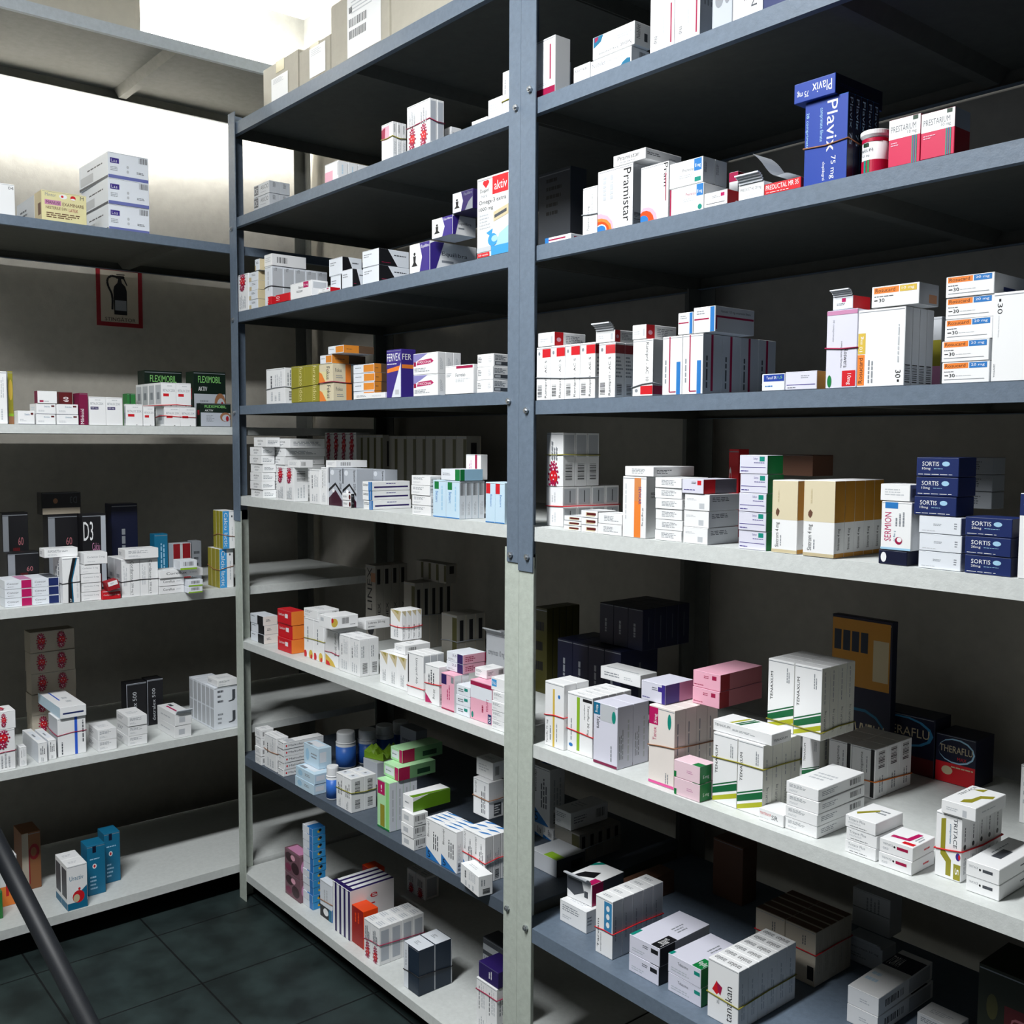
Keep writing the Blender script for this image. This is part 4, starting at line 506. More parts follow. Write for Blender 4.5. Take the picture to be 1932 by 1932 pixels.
MASKS = [[1],[2],[2],[1],[1],[1,1],[1],[1],[2],[1],[2],[1],[1],[1],[1],[1],[1,2],[1],[2],[1],[1],[1,1,2,2,2],[1],[1],[1],[1,1,1,1],[2,2],[1],[1],[1],[1],[1,1,1,1,1],[1],[2],[1],[1],[1],[1,1,1,1],[1],[1],[1],[1,1,1,1,1],[1],[1,2,2,2,1,2,2,2],[1,1,1],[2,2,2],[2,2,2],[2,2],[1],[1],[2,2,2,2,2,2],[1,1,1],[1],[1],[1,1,1,1,1],[1],[1,1,1,1,1],[1],[1],[1],[1],[1,1,1],[1,1,1],[1,1,1],[1,1,1],[1],[1,2],[1,2,2,2,2],[1,1],[1,1,1,1],[1,1],[1,1,0,1,0,1,0,1],[1],[1],[1,1,2,1,2,1,2,1],[1,1,2,1,2,1],[1],[1,1,1,1],[1,1,1],[1,1],[1,2,2,2,2],[1],[1,1],[2],[1,1,2,2,2],[1,1,1,1],[1,1,1,2,2,1,2,2,1,2,2,1],[0],[1],[1],[1,1],[1],[1],[1],[1],[1],[1,1,1,1,1],[1,1],[1,1],[1,1,1,1,1,1],[1,1,2,1,2,1,2,1,2,1],[1],[1],[1,1],[1],[1],[2,2],[1],[1,2,2,2,2],[1],[1],[1],[1],[2,2,2,2],[1,2,2],[1,2,2],[1,1,2],[2],[2],[2],[2],[1],[2,2,2,2],[1,2,2,2,2],[1],[2],[2],[2],[1],[2],[2],[1],[2],[1,1],[1],[1],[1],[1],[1],[1,1],[1,1],[2,2,2,2],[1],[1],[2],[1],[1,0,0,1,2,2],[1],[1,1,1],[2,2,2,2,2,2],[2],[2,2,2,2,2,1],[1],[2,1],[2],[1],[2],[1,1],[2],[2,2],[2,2],[2,2,2,2],[2,2,2,1],[2,1,1,1,1,2,2,1],[1,1,1],[2,2,2,2],[1,1,0,2,0,2,0,2],[1],[1],[1,1],[2,2,2],[1,1,1],[1,1],[2],[1],[1,2],[2,2,2,2],[1],[2,2,2,2,0,0],[2],[1,2,2,2],[1,2,2],[1],[1,2],[2,1],[2,2,2],[1],[2,2,2,2],[2],[2],[1,1,1,1],[1,1,1,1,2],[2,2,2,1],[1,1,1],[1],[2,2,2,2],[1,2,2],[1,1,1,1,1],[2,1],[1],[2,1,2,1],[1,2,2,2],[1],[1],[2,2,1],[1],[1,1,2,2,2,2,2,2],[1,1,2,1,2,2],[1],[1],[1],[1,1],[2,2,2,2,2,2,2,2,2,2,2],[1,2],[1,1,1,1],[1],[2],[1,1,2,1,2,2,2,2],[2,1],[1,1],[1,1],[1],[1],[1],[1],[1],[1,1,1],[1],[2],[2],[2,2],[2],[2,2],[2],[1],[1,1],[1],[2],[1,2],[1,2,2,2,2],[2],[1],[1],[1],[2,2,2,2,1,1],[1],[1],[2,2,2,2],[1],[2],[2],[1,1,2,0],[1],[2,2],[2,2],[1],[2],[1,1,1],[1,1,1],[1],[1],[1],[1],[1],[1],[1],[1],[2],[1],[2],[2],[1],[2],[1],[1],[2,1],[2,2,1],[1,1],[1,2,2,2,2,2],[2],[2,1,1,1,1],[1],[1],[1,1],[1],[1],[1],[2],[2]]
DATA = [
('r0',-1.5459,1.337,2.1176,0.061,0.04,0.1147,(1,1,1),'redfoot','tall white box with red foot beside the central posts, top shelf',None,0,0,0),
('r0',-1.5898,1.407,2.1176,0.0437,0.03,0.1026,(1,1,1),'grey','short grey box behind the red-footed box, top shelf',None,0,0,0),
('r0',-1.4176,1.323,2.1176,0.0441,0.07,0.0295,(1,1,1),'wtxt','low white box at left of the paired flat boxes, top shelf',None,0,0,0),
('r0',-1.3721,1.323,2.1176,0.103,0.0466,0.0275,(1,1,1),'nebi','flat white box with teal burst lying under its twin, top shelf',None,0,0,0),
('r0',-1.3669,1.323,2.1459,0.1049,0.042,0.0403,(1,1,1),'nebiu','flat white box with upside-down text on its twin, top shelf',None,0,0,0),
('r0',-1.2252,1.323,2.1176,0.1101,0.042,0.13,(2,1,1),'redline','tall white box with maroon line cut off by photo top',None,0,0,0),
('r0',-1.0897,1.323,2.1176,0.0406,0.05,0.12,(1,1,1),'silver','tall silver box among white boxes at photo top',None,0,0,0),
('r0',-1.0481,1.323,2.1176,0.058,0.05,0.12,(1,1,1),'indon','tall white box with sideways lettering at photo top',None,0,0,0),
('r0',-0.9891,1.323,2.1176,0.051,0.06,0.05,(1,1,1),'noli','dark blue box at right of the row at photo top',None,0,0,0),
('m2',-1.783,1.557,1.8326,0.1082,0.05,0.2289,(1,1,1),'drk','dim grey box at rear beside the central posts, second shelf',None,0,0,0),
('r1',-1.4997,1.327,1.8336,0.0745,0.042,0.0116,(1,1,1),'flatred','small flat opened box with magenta line near the central posts',None,0,0,0),
('r1',-1.391,1.325,1.8336,0.0382,0.05,0.0869,(1,1,1),'pep','narrow tall white box left of the sunburst boxes',(0.42,'GR'),0,0,0),
('r1',-1.3494,1.323,1.8336,0.0883,0.042,0.1085,(1,1,1),'prami','tall white box with red sunburst and big sideways word, left one',None,0,0,0),
('r1',-1.242,1.323,1.8336,0.0641,0.05,0.0946,(1,1,1),'prami2','tall white box with red sunburst, right one of two',None,0,0,0),
('r1',-1.3104,1.323,1.9429,0.0788,0.0952,0.0196,(1,1,1),'pramif','flat white box lying across the two sunburst boxes',None,0,0,0),
('r1',-1.176,1.325,1.8336,0.0739,0.07,0.0447,(1,1,1),'pren','white box with blue square and maroon edge, lower of two',None,0,0,0),
('r1',-1.1771,1.325,1.8791,0.0729,0.0624,0.042,(1,2,1),'pren2','white box with blue square, upper of two, second shelf',None,0,0,0),
('r1',-1.0976,1.321,1.8336,0.0479,0.042,0.0234,(1,1,1),'redend','low white box with red end panel on second shelf',None,0,0,0),
('r1',-1.1309,1.427,1.8336,0.0194,0.042,0.0822,(1,1,1),'redtop','small maroon-topped box behind the red-ended box',None,0,0,0),
('r1',-1.0291,1.323,1.8336,0.049,0.08,0.0238,(1,1,1),'predw','low white box with open lid flap beside the small red box',None,0,0,1),
('r1',-0.9792,1.323,1.8336,0.0664,0.06,0.0168,(1,1,1),'predr','small flat red box left of the tall blue boxes',None,0,0,0),
('r1',-0.9095,1.325,1.8336,0.0725,0.0832,0.1225,(1,5,1),'plav','tall blue box with large white sideways lettering',(0.42,'BN'),0,0,0),
('r1',-0.9245,1.317,1.9569,0.0703,0.1285,0.0292,(1,1,1),'plavf','blue box lying flat on top of the tall blue boxes',None,0,0,0),
('r1',-0.7709,1.323,1.8336,0.0469,0.05,0.0648,(1,1,1),'pres','red box with white top and grey lettering, left one',None,0,0,0),
('r1',-0.7222,1.321,1.8336,0.0474,0.042,0.0613,(1,1,1),'pres','red box with white top and grey lettering, right one',None,0,0,0),
('r2',-1.5171,1.323,1.5296,0.1658,0.05,0.1043,(4,1,1),'rami','upright white box with red band and sideways lettering near posts',(0.4,'GR'),0,0,0),
('r2',-1.3417,1.323,1.5296,0.0426,0.0504,0.1004,(1,2,1),'rami','upright white box with red band wrapped in clear film',None,0,0,0),
('r2',-1.5135,1.323,1.6347,0.0486,0.0843,0.0271,(1,1,1),'redflat','flat white box on the red-banded boxes beside the posts',None,0,0,0),
('r2',-1.3505,1.323,1.6308,0.0497,0.0503,0.0219,(1,1,1),'redflat','opened flat white box with red band atop the film-wrapped boxes',None,0,0,1),
('r2',-1.2535,1.321,1.5296,0.0483,0.042,0.0997,(1,1,1),'ramid','tall white box with red band at its foot',(0.2,'GR'),0,0,0),
('r2',-1.2554,1.321,1.6301,0.0332,0.08,0.0256,(1,1,1),'redflat','flat white box with red band atop the red-footed tall box',None,0,0,0),
('r2',-1.1847,1.323,1.5296,0.0894,0.2016,0.1003,(2,4,1),'bmar','upright white box with blue and maroon stripes',None,0,0,0),
('r2',-1.1171,1.323,1.6307,0.046,0.1049,0.0426,(1,1,1),'bmarf','flat white box with blue edge atop striped boxes, right one',None,0,0,0),
('r2',-1.1508,1.323,1.6307,0.0326,0.08,0.0369,(1,1,1),'bmarf','flat white box with blue edge atop striped boxes, left one',None,0,0,0),
('r2',-0.9742,1.321,1.5296,0.0425,0.06,0.0265,(1,1,1),'tens','small flat white box with blue corner panel',None,0,0,0),
('r2',-0.9308,1.321,1.5296,0.0564,0.042,0.0278,(1,1,1),'ororg','small flat pale box with orange end',None,0,0,0),
('r2',-0.8613,1.323,1.5296,0.0509,0.07,0.1143,(1,1,1),'rosw','tall pale box with red square and maroon band',(0.5,'M'),0,0,0),
('r2',-0.8095,1.323,1.5296,0.0731,0.0781,0.1102,(1,4,1),'rosu','tall white box with orange and gold side strips',None,0,0,0),
('r2',-0.8549,1.327,1.6447,0.0349,0.042,0.0191,(1,1,1),'opn','small crumpled opened box with red side atop the pale box',None,-4,0,1),
('r2',-0.7885,1.321,1.6406,0.0717,0.0541,0.0299,(1,1,1),'ros10','flat white box with orange and gold label atop tall boxes',None,0,0,0),
('r2',-0.7621,1.447,1.5296,0.014,0.04,0.107,(1,1,1),'yelpk','narrow yellow and pink box behind, between tall white boxes',None,0,0,0),
('r2',-0.682,1.323,1.5296,0.0645,0.0916,0.1426,(1,1,5),'ros20','flat white box with orange and blue label in tall stack',None,0,0,0),
('r2',-0.6146,1.321,1.5296,0.0539,0.06,0.114,(1,1,1),'ros30','large upright white box right of the orange-label stack',None,0,0,0),
('r3',-1.5334,1.367,1.2766,0.0498,0.1614,0.0805,(1,4,2),'plainlr','white box with grey panels in the lower pile by the posts',(0.5,'R'),0,0,0),
('r3',-1.5343,1.367,1.3579,0.0496,0.1015,0.1084,(1,3,1),'gearS','tall white box with red gear flowers in rear pile by posts',(0.58,'OL'),0,0,0),
('r3',-1.438,1.325,1.2766,0.048,0.05,0.0283,(1,1,3),'brn','tiny flat white box with brown label, left stack',None,0,0,0),
('r3',-1.3865,1.323,1.2766,0.0446,0.05,0.0417,(1,1,3),'brn','tiny flat white box with brown label, right stack',None,0,0,0),
('r3',-1.3384,1.321,1.2766,0.0619,0.05,0.0395,(1,1,2),'wx','low flat white box between brown-label stack and tall orange-striped box',None,0,0,0),
('r3',-1.2738,1.321,1.2766,0.0574,0.042,0.1099,(1,1,1),'sevi','tall white box with orange stripe and purple lettering',None,0,0,0),
('r3',-1.2692,1.321,1.3873,0.0695,0.11,0.0176,(1,1,1),'wx','flat white box atop the orange-striped tall box',None,0,0,0),
('r3',-1.198,1.323,1.2766,0.0615,0.07,0.1104,(1,1,6),'wx','flat white box in tall stack beside orange-striped box',None,0,0,0),
('r3',-1.1322,1.323,1.2766,0.0532,0.0824,0.0843,(1,1,3),'wgrey','flat white box with grey printed side in stack of three',None,0,0,0),
('r3',-1.1357,1.323,1.3617,0.0467,0.0895,0.0245,(1,1,1),'labred','flat white box with red end on the stack of three',None,0,0,0),
('r3',-1.1582,1.477,1.2766,0.0228,0.03,0.16,(1,1,1),'redp','small red box at rear behind the fourth-shelf stacks',None,0,0,0),
('r3',-1.0166,1.323,1.2766,0.054,0.042,0.1521,(1,1,5),'labg','flat lilac box with green side in stack of five',None,0,0,0),
('r3',-0.9505,1.323,1.2766,0.0469,0.05,0.114,(1,1,1),'sint','tall beige and white box with gold side, standing alone at left',None,0,0,0),
('r3',-0.8904,1.319,1.2766,0.0541,0.1345,0.1161,(1,5,1),'sint','tall beige and white box with gold side in row',None,0,0,0),
('r3',-1.0243,1.437,1.3935,0.0695,0.06,0.035,(1,1,1),'brown','dim brown box lying on top behind the gold-sided boxes',None,0,0,0),
('r3',-0.7665,1.323,1.2766,0.0438,0.042,0.0203,(1,1,1),'navyp','low navy box with white oval under a tall box',None,0,0,0),
('r3',-0.7639,1.323,1.2977,0.046,0.042,0.0688,(1,1,1),'serm','tall white box with red sideways lettering and blue square',None,0,0,0),
('r3',-0.7663,1.323,1.3673,0.0451,0.042,0.0241,(1,1,1),'wsm','small flat white box atop the red-lettered tall box',None,0,0,0),
('r3',-0.707,1.323,1.2766,0.0602,0.05,0.0728,(1,1,3),'wqr','flat white box in lower part of the navy box stack',None,0,0,0),
('r3',-0.7151,1.323,1.3502,0.0604,0.05,0.0799,(1,1,3),'sort10','flat navy box with white lettering, left stack',None,0,0,0),
('r3',-0.6408,1.321,1.2766,0.0613,0.05,0.0755,(1,1,3),'sort20','flat navy box with white lettering, right stack',None,0,0,0),
('r3',-0.725,1.477,1.3529,0.0459,0.04,0.0761,(1,1,3),'drkgrey','dim grey box piled behind the right navy stack',None,0,0,0),
('r3',-0.5707,1.321,1.2766,0.0269,0.06,0.1098,(1,1,1),'whblue','tall white box with blue top cut by photo edge',None,0,0,0),
('r4',-1.502,1.339,0.8316,0.0566,0.0691,0.1327,(1,2,1),'goldl','upright white box with gold line, left end of fifth shelf',(0.5,'R'),0,0,0),
('r4',-1.4446,1.348,0.8316,0.0714,0.1087,0.1199,(1,5,1),'tamif','upright white box with lime green line',(0.38,'R'),0,0,0),
('r4',-1.359,1.337,0.8316,0.0641,0.0863,0.1198,(1,2,1),'taler','upright lilac box with blue tab and purple foot',None,0,0,0),
('r4',-1.216,1.337,0.8316,0.0611,0.1193,0.1433,(1,4,1),'tanox','upright pale box with magenta tab and pink foot',(0.5,'BN'),0,0,0),
('r4',-1.144,1.325,0.8316,0.058,0.042,0.0619,(1,1,2),'grnend','flat pink and white box with green end',None,0,0,0),
('r4',-1.08,1.351,0.8316,0.1038,0.1043,0.1212,(2,4,1),'tenax','upright white box with green diagonal stripes, front bundle',(0.66,'OL'),0,0,0),
('r4',-1.085,1.356,0.9536,0.1209,0.0541,0.0195,(1,1,1),'tenf','white box with striped lid lying flat on the striped bundle',None,0,0,0),
('r4',-1.047,1.566,0.8316,0.0368,0.05,0.0842,(1,1,1),'tenax','upright striped box behind the front striped bundle',None,0,0,0),
('r4',-1.036,1.442,0.9536,0.1066,0.0989,0.1227,(2,4,1),'tenax','upright white box with green diagonal stripes, raised rear bundle',(0.14,'OL'),0,0,0),
('r4',-0.997,1.574,0.8316,0.0921,0.1212,0.0875,(2,3,1),'blks','upright white box with black stripe and barcode',(0.3,'O'),0,0,0),
('r4',-0.9754,1.341,0.8316,0.0479,0.05,0.0206,(1,1,1),'tert','small flat opened white box with red and grey lettering',None,0,0,0),
('r4',-0.927,1.344,0.8316,0.059,0.1334,0.0773,(1,1,4),'wflat','flat white box in neat stack of four on fifth shelf',None,0,0,0),
('r4',-0.815,1.336,0.8316,0.051,0.075,0.0576,(1,1,3),'tritp','small flat white box with grey text in stack of three',None,0,0,0),
('r4',-0.757,1.332,0.8316,0.0516,0.065,0.0407,(1,1,2),'tritr','flat white box with crimson curve in stack of two',None,0,0,0),
('r4',-0.688,1.365,0.8316,0.038,0.1236,0.0945,(1,5,1),'trits','upright white box with olive curved stripe',(0.42,'R'),0,0,0),
('r4',-0.679,1.36,0.9269,0.0495,0.0917,0.0192,(1,1,1),'tritf','flat white box with olive curve atop the upright bundle',None,0,0,0),
('r4',-0.635,1.347,0.8316,0.0457,0.1268,0.0438,(1,1,2),'tritq','flat white box in crooked pair at right edge of fifth shelf',None,0,0,0),
('r4',-0.7,1.664,0.8316,0.0314,0.05,0.0973,(1,1,1),'wsm','white box cut by right photo edge at back of fifth shelf',None,0,0,0),
('m5',-1.8545,1.617,0.8286,0.0456,0.1092,0.2121,(1,5,1),'olive','dim olive box in row at back left of fifth shelf',None,0,0,0),
('r4',-1.7263,1.577,0.8316,0.2067,0.12,0.1558,(4,1,1),'black','dark glossy box in lower rear pile of fifth shelf',None,0,0,0),
('r4',-1.6273,1.617,0.9882,0.1339,0.1564,0.0923,(3,4,1),'black','dark glossy box in upper rear pile of fifth shelf',None,0,0,0),
('r4',-1.6952,1.547,0.8316,0.0504,0.02,0.04,(1,1,1),'wsm','small white box leaning before the dark rear pile',None,0,0,0),
('r4',-1.482,1.477,0.9522,0.1136,0.05,0.026,(1,1,1),'wlong','long white box lying flat before the dark pile',None,0,0,0),
('r4',-1.249,1.351,0.9757,0.0586,0.0774,0.0357,(1,1,1),'purpf','flat white and purple box on the upright bundles',None,0,0,0),
('r4',-1.173,1.404,0.9757,0.0613,0.1248,0.0607,(1,1,2),'pinkf','flat pink box in stack of two behind striped box',None,0,0,0),
('r4',-1.0996,1.737,0.8316,0.1274,0.0192,0.2824,(1,1,1),'thery','large dim yellow and navy box upside down at rear wall',None,0,0,0),
('r4',-1.0237,1.757,0.8316,0.1296,0.06,0.1105,(1,1,1),'theru','large dim navy box with pale oval lettering, left one',None,0,0,0),
('r4',-0.892,1.758,0.8316,0.0742,0.07,0.0895,(1,1,1),'therr','navy and red box with pale oval lettering, right one',None,0,0,0),
('r5',-1.507,1.39,0.4436,0.0798,0.042,0.0461,(1,1,1),'wflat','white box under the torn open box on sixth shelf',None,0,0,0),
('r5',-1.506,1.409,0.4905,0.0709,0.1001,0.0459,(1,1,1),'torn','torn open box with magenta corner on sixth shelf',None,3,0,1),
('r5',-1.367,1.357,0.4436,0.0466,0.1452,0.1166,(1,5,1),'bluep','upright white box with blue patch',(0.45,'R'),0,0,0),
('r5',-1.276,1.355,0.4436,0.0754,0.1477,0.071,(1,1,2),'blkend','wide flat silver box with black end',None,0,0,0),
('r5',-1.182,1.36,0.4436,0.0774,0.1196,0.0702,(1,1,2),'grnend2','wide flat silver box with green end',None,0,0,0),
('r5',-1.083,1.353,0.4436,0.0663,0.1659,0.1063,(1,6,1),'tana','upright white box with red leaf emblem',(0.42,'OL'),0,0,0),
('r5',-1.1486,1.577,0.4436,0.1343,0.1203,0.1045,(2,5,1),'bigd','upright brownish box in rear banded block',(0.6,'R'),0,0,0),
('r5',-1.042,1.72,0.4436,0.0798,0.05,0.0453,(1,1,1),'opd','dim opened box with ragged flap at rear of sixth shelf',None,0,0,1),
('r5',-1.058,1.77,0.4897,0.0809,0.045,0.0764,(1,1,1),'opd2','dim tall box standing on the ragged opened box',None,0,0,0),
('r5',-0.918,1.528,0.4436,0.0583,0.1885,0.0651,(1,1,2),'torva','flat white box with navy top strip in stack of two',None,0,0,0),
('r5',-0.829,1.602,0.4436,0.066,0.05,0.03,(1,1,1),'wflat','partly hidden white box behind the navy-striped stack',None,0,0,0),
('r5',-0.6883,1.517,0.4436,0.074,0.1,0.2055,(1,1,1),'urac','large dark olive box with red sideways lettering',None,0,0,0),
('m6',-1.8568,1.617,0.4656,0.0776,0.06,0.0301,(2,1,1),'blutri','upright white box in dim rear pile by the posts',None,0,0,0),
('m6',-1.8571,1.617,0.4965,0.0639,0.05,0.146,(1,1,1),'blutri','dim white box raised on the rear pile by the posts',None,0,0,0),
('m6',-1.7311,1.577,0.4656,0.0864,0.1357,0.07,(1,5,1),'barbd','dim upright box with olive edge in banded rear block',(0.5,'GR'),0,0,0),
('m6',-1.7301,1.577,0.5364,0.0555,0.1229,0.0423,(1,1,1),'wflat','dim flat box on the olive-edged rear block',None,0,0,0),
('m6',-1.7161,1.487,0.4656,0.0916,0.09,0.04,(1,1,1),'limef','flat box with lime corner beside the posts',None,0,0,0),
('r5',-1.4862,1.517,0.4436,0.0444,0.16,0.05,(1,1,1),'brown','long dim brown box lying deep on sixth shelf',None,0,0,0),
('r5',-1.3827,1.737,0.4436,0.0813,0.05,0.13,(1,1,1),'brown','dim upright amber box at back of sixth shelf',None,0,0,0),
('m1',-2.7714,1.321,2.1126,0.0986,0.0644,0.0688,(1,2,2),'arico','light grey box with black lettering in pair',None,0,0,0),
('m1',-2.3582,1.323,2.1126,0.068,0.0877,0.0459,(1,3,1),'palep','pale white box with faint pink patch',None,0,0,0),
('m1',-2.0852,1.323,2.1126,0.0485,0.0387,0.0833,(1,3,1),'gearw','white box with pink emblem and band',(0.55,'OL'),0,0,0),
('m1',-1.9766,1.323,2.1126,0.0911,0.0394,0.0986,(2,2,1),'gearF','tall white box with red gear flowers on second shelf',(0.5,'M'),0,0,0),
('m1',-1.9195,1.387,2.1126,0.0268,0.03,0.0506,(1,1,1),'wsm','small white box beside the tall gear flower boxes',None,0,0,0),
('m1',-1.729,1.321,2.1126,0.0524,0.06,0.0081,(1,1,1),'wlong','thin flat white box near right end of second shelf',None,0,0,0),
('m1',-1.6756,1.323,2.1126,0.0453,0.08,0.0389,(1,1,1),'wsm','small white box near right post of second shelf',None,0,0,0),
('m1',-1.6286,1.323,2.1126,0.0304,0.07,0.0828,(1,1,1),'wtall','tall white box against the right post of second shelf',(0.3,'OL'),0,0,0),
('m2',-2.8926,1.323,1.8326,0.0732,0.06,0.1086,(1,1,1),'gearT','white box with gear flowers against left post',None,0,0,0),
('m2',-2.8158,1.323,1.8326,0.06,0.042,0.1071,(1,1,4),'bgs','small box with beige side stack by left post',None,0,0,0),
('m2',-2.739,1.337,1.8326,0.0432,0.181,0.1153,(1,5,1),'clearp','tall pale box in wide banded block, third shelf',(0.5,'K'),0,0,0),
('m2',-2.7413,1.337,1.9487,0.0485,0.11,0.0337,(1,1,1),'wsm','flat pale box atop the wide banded block',None,0,0,0),
('m2',-2.7736,1.323,1.9405,0.0315,0.04,0.0322,(1,1,1),'bgs','small box topping the beige-sided stack',None,0,0,0),
('m2',-2.686,1.319,1.8326,0.0233,0.016,0.0234,(1,1,1),'redp','narrow red box in front of the banded block',None,0,0,0),
('m2',-2.6363,1.319,1.8326,0.0831,0.016,0.0226,(1,1,1),'redp','small bright red box in front of the banded block',None,0,0,0),
('m2',-2.549,1.32,1.8326,0.1204,0.0495,0.0423,(1,1,1),'purps','white box with purple square on third shelf',None,0,0,0),
('m2',-2.3922,1.319,1.8326,0.0643,0.03,0.0119,(1,1,1),'redend','tiny flat white box with red end on third shelf',None,0,0,0),
('m2',-2.4099,1.367,1.8326,0.0532,0.05,0.0522,(1,1,1),'blkd','flat white box with black diagonal, lower left',None,0,0,0),
('m2',-2.4176,1.367,1.8856,0.0699,0.0597,0.045,(1,1,1),'blkd','flat white box with black diagonal, upper left',None,0,0,0),
('m2',-2.2719,1.321,1.8326,0.0522,0.042,0.0454,(1,1,1),'blkd','flat white box with black diagonal, front low one',None,0,0,0),
('m2',-2.1757,1.322,1.8326,0.0734,0.0891,0.08,(1,1,2),'blkd','flat white box with black diagonal, right stack',None,0,0,0),
('m2',-1.9636,1.321,1.8326,0.0808,0.1326,0.065,(1,1,1),'equi','white box with purple swoosh and seated figure, lowest of three',None,0,0,0),
('m2',-1.8745,1.321,1.8984,0.078,0.0642,0.0424,(1,1,1),'equi','white box with purple swoosh and seated figure, middle of three',None,0,0,0),
('m2',-1.7966,1.321,1.9416,0.072,0.06,0.042,(1,1,1),'equi2','dark box with seated figure, highest of three',None,0,0,0),
('m2',-1.7093,1.321,1.8326,0.1075,0.042,0.1648,(1,1,1),'omega','large white box with red panel and blue fish',None,0,0,0),
('m3',-2.7084,1.323,1.5506,0.1157,0.042,0.1005,(1,1,1),'wtall','upright white box at left of fourth shelf',(0.45,'GR'),0,0,0),
('m3',-2.5547,1.323,1.5506,0.1533,0.04,0.1,(2,1,1),'furaz','upright olive green box with sideways white lettering',(0.42,'OL'),0,0,0),
('m3',-2.3985,1.323,1.5506,0.0732,0.0556,0.0974,(1,1,2),'fokus','upright white and orange box, left pile',(0.5,'M'),0,0,0),
('m3',-2.264,1.347,1.5506,0.1,0.042,0.0901,(1,1,4),'orf','flat white and orange box in right pile of fourth shelf',None,0,0,0),
('m3',-2.3911,1.323,1.6488,0.0617,0.1026,0.0225,(1,1,1),'orf','flat orange box atop the left orange pile',None,0,0,0),
('m3',-2.3484,1.323,1.6721,0.0789,0.0918,0.02,(1,1,1),'orf','flat orange box, highest on the left orange pile',None,0,0,0),
('m3',-2.2144,1.319,1.5506,0.1468,0.02,0.0143,(1,1,1),'wlong','long low white box before the orange piles',None,0,0,0),
('m3',-2.0667,1.323,1.5506,0.0634,0.042,0.1138,(1,1,1),'ferv','tall purple box with white lettering',None,0,0,0),
('m3',-1.9522,1.323,1.5506,0.0974,0.0655,0.0977,(1,3,2),'fasc','white and violet box with red arrow label',None,0,0,0),
('m3',-1.8209,1.319,1.5506,0.1024,0.016,0.0626,(1,1,1),'ferre','white box with maroon bar before the tall white pile',None,0,0,0),
('m3',-1.7124,1.323,1.5506,0.0546,0.042,0.0818,(1,1,3),'stkr','flat white box with dark side print by right post',None,0,0,0),
('m4',-2.8254,1.323,1.2756,0.0819,0.042,0.1508,(1,1,6),'wsm2','flat white box in left stack of white shelf',None,0,0,0),
('m4',-2.7956,1.323,1.4272,0.0839,0.0432,0.0278,(1,1,1),'wsm2','flat white box topping the left stack of white shelf',None,0,0,0),
('m4',-2.7812,1.367,1.2756,0.0958,0.1313,0.148,(1,1,6),'wsm2','flat white box in second stack of white shelf',None,0,0,0),
('m4',-2.76,1.367,1.4244,0.1077,0.1141,0.0277,(1,1,1),'wsm2','flat white box topping the second stack of white shelf',None,0,0,0),
('m4',-2.6515,1.323,1.2756,0.1066,0.0446,0.0945,(2,1,1),'gearT','upright white box with gear flowers, front of white shelf',None,0,0,0),
('m4',-2.5808,1.323,1.3709,0.069,0.042,0.0218,(1,1,1),'wsm','flat white box atop front gear flower boxes',None,0,0,0),
('m4',-2.4524,1.321,1.2756,0.0587,0.04,0.0935,(1,1,1),'wtall','upright white box right of front gear flower boxes',None,0,0,0),
('m4',-2.3916,1.323,1.2756,0.0299,0.05,0.1007,(1,1,1),'wtall','narrow upright white box beside the arrow-pattern boxes',None,0,0,0),
('m4',-2.3608,1.329,1.2756,0.1422,0.05,0.0999,(2,1,1),'ipat','upright grey box with dark arrow pattern',None,0,0,0),
('m4',-2.375,1.329,1.3763,0.0532,0.0953,0.0187,(1,1,1),'wsm','flat white box atop the arrow-pattern boxes',None,0,0,0),
('m4',-2.3488,1.417,1.2756,0.1245,0.04,0.0962,(2,1,1),'ipat','dim upright grey box with arrow pattern, rear',None,0,0,0),
('m4',-2.2723,1.318,1.2756,0.0425,0.0102,0.0366,(1,1,2),'smk','tiny flat box with dark end before arrow-pattern boxes',None,0,0,0),
('m4',-2.8944,1.617,1.2756,0.1923,0.05,0.1965,(4,1,1),'gearT','dim upright box with gear flowers at rear of white shelf',None,0,0,0),
('m4',-2.699,1.617,1.2756,0.1506,0.05,0.1895,(4,1,1),'barbd','dim upright box in dark rear block, left part',None,0,0,0),
('m4',-2.5475,1.637,1.2756,0.3855,0.05,0.1863,(8,1,1),'barbd','dim upright box in dark rear block, right part',None,0,0,0),
('m4',-2.1771,1.321,1.2756,0.0352,0.1202,0.0699,(1,1,3),'bstk','flat white and blue box in stack of three',None,0,0,0),
('m4',-1.9588,1.321,1.2756,0.0756,0.042,0.0924,(1,1,4),'wflat','flat white box in stack of four beside pale blue boxes',None,0,0,0),
('m4',-1.8735,1.323,1.2756,0.1011,0.0699,0.0841,(2,4,1),'bluegr','upright pale blue box with green tab',None,0,0,0),
('m4',-1.8424,1.323,1.3605,0.0718,0.0637,0.0253,(1,1,1),'grn2','flat pale blue box with green panel atop upright ones',None,0,0,0),
('m4',-1.8473,1.397,1.3605,0.0556,0.02,0.0571,(1,1,1),'pinkw','upright white box with maroon line standing highest',None,0,0,0),
('m4',-1.6772,1.321,1.2756,0.0643,0.05,0.0862,(2,1,1),'bluered','upright pale blue box with red tab by right post',None,0,0,0),
('m5',-2.884,1.346,0.8286,0.0914,0.0473,0.0845,(1,1,3),'blke','flat white box with black end, left of sixth shelf',None,0,0,0),
('m5',-2.702,1.346,0.8286,0.0871,0.042,0.1236,(1,1,3),'redor','flat red box with orange side in stack of three',None,0,0,0),
('m5',-2.568,1.362,0.8286,0.1136,0.0487,0.1152,(2,1,1),'yelf','upright white box with yellow petal corner',(0.5,'OL'),0,0,0),
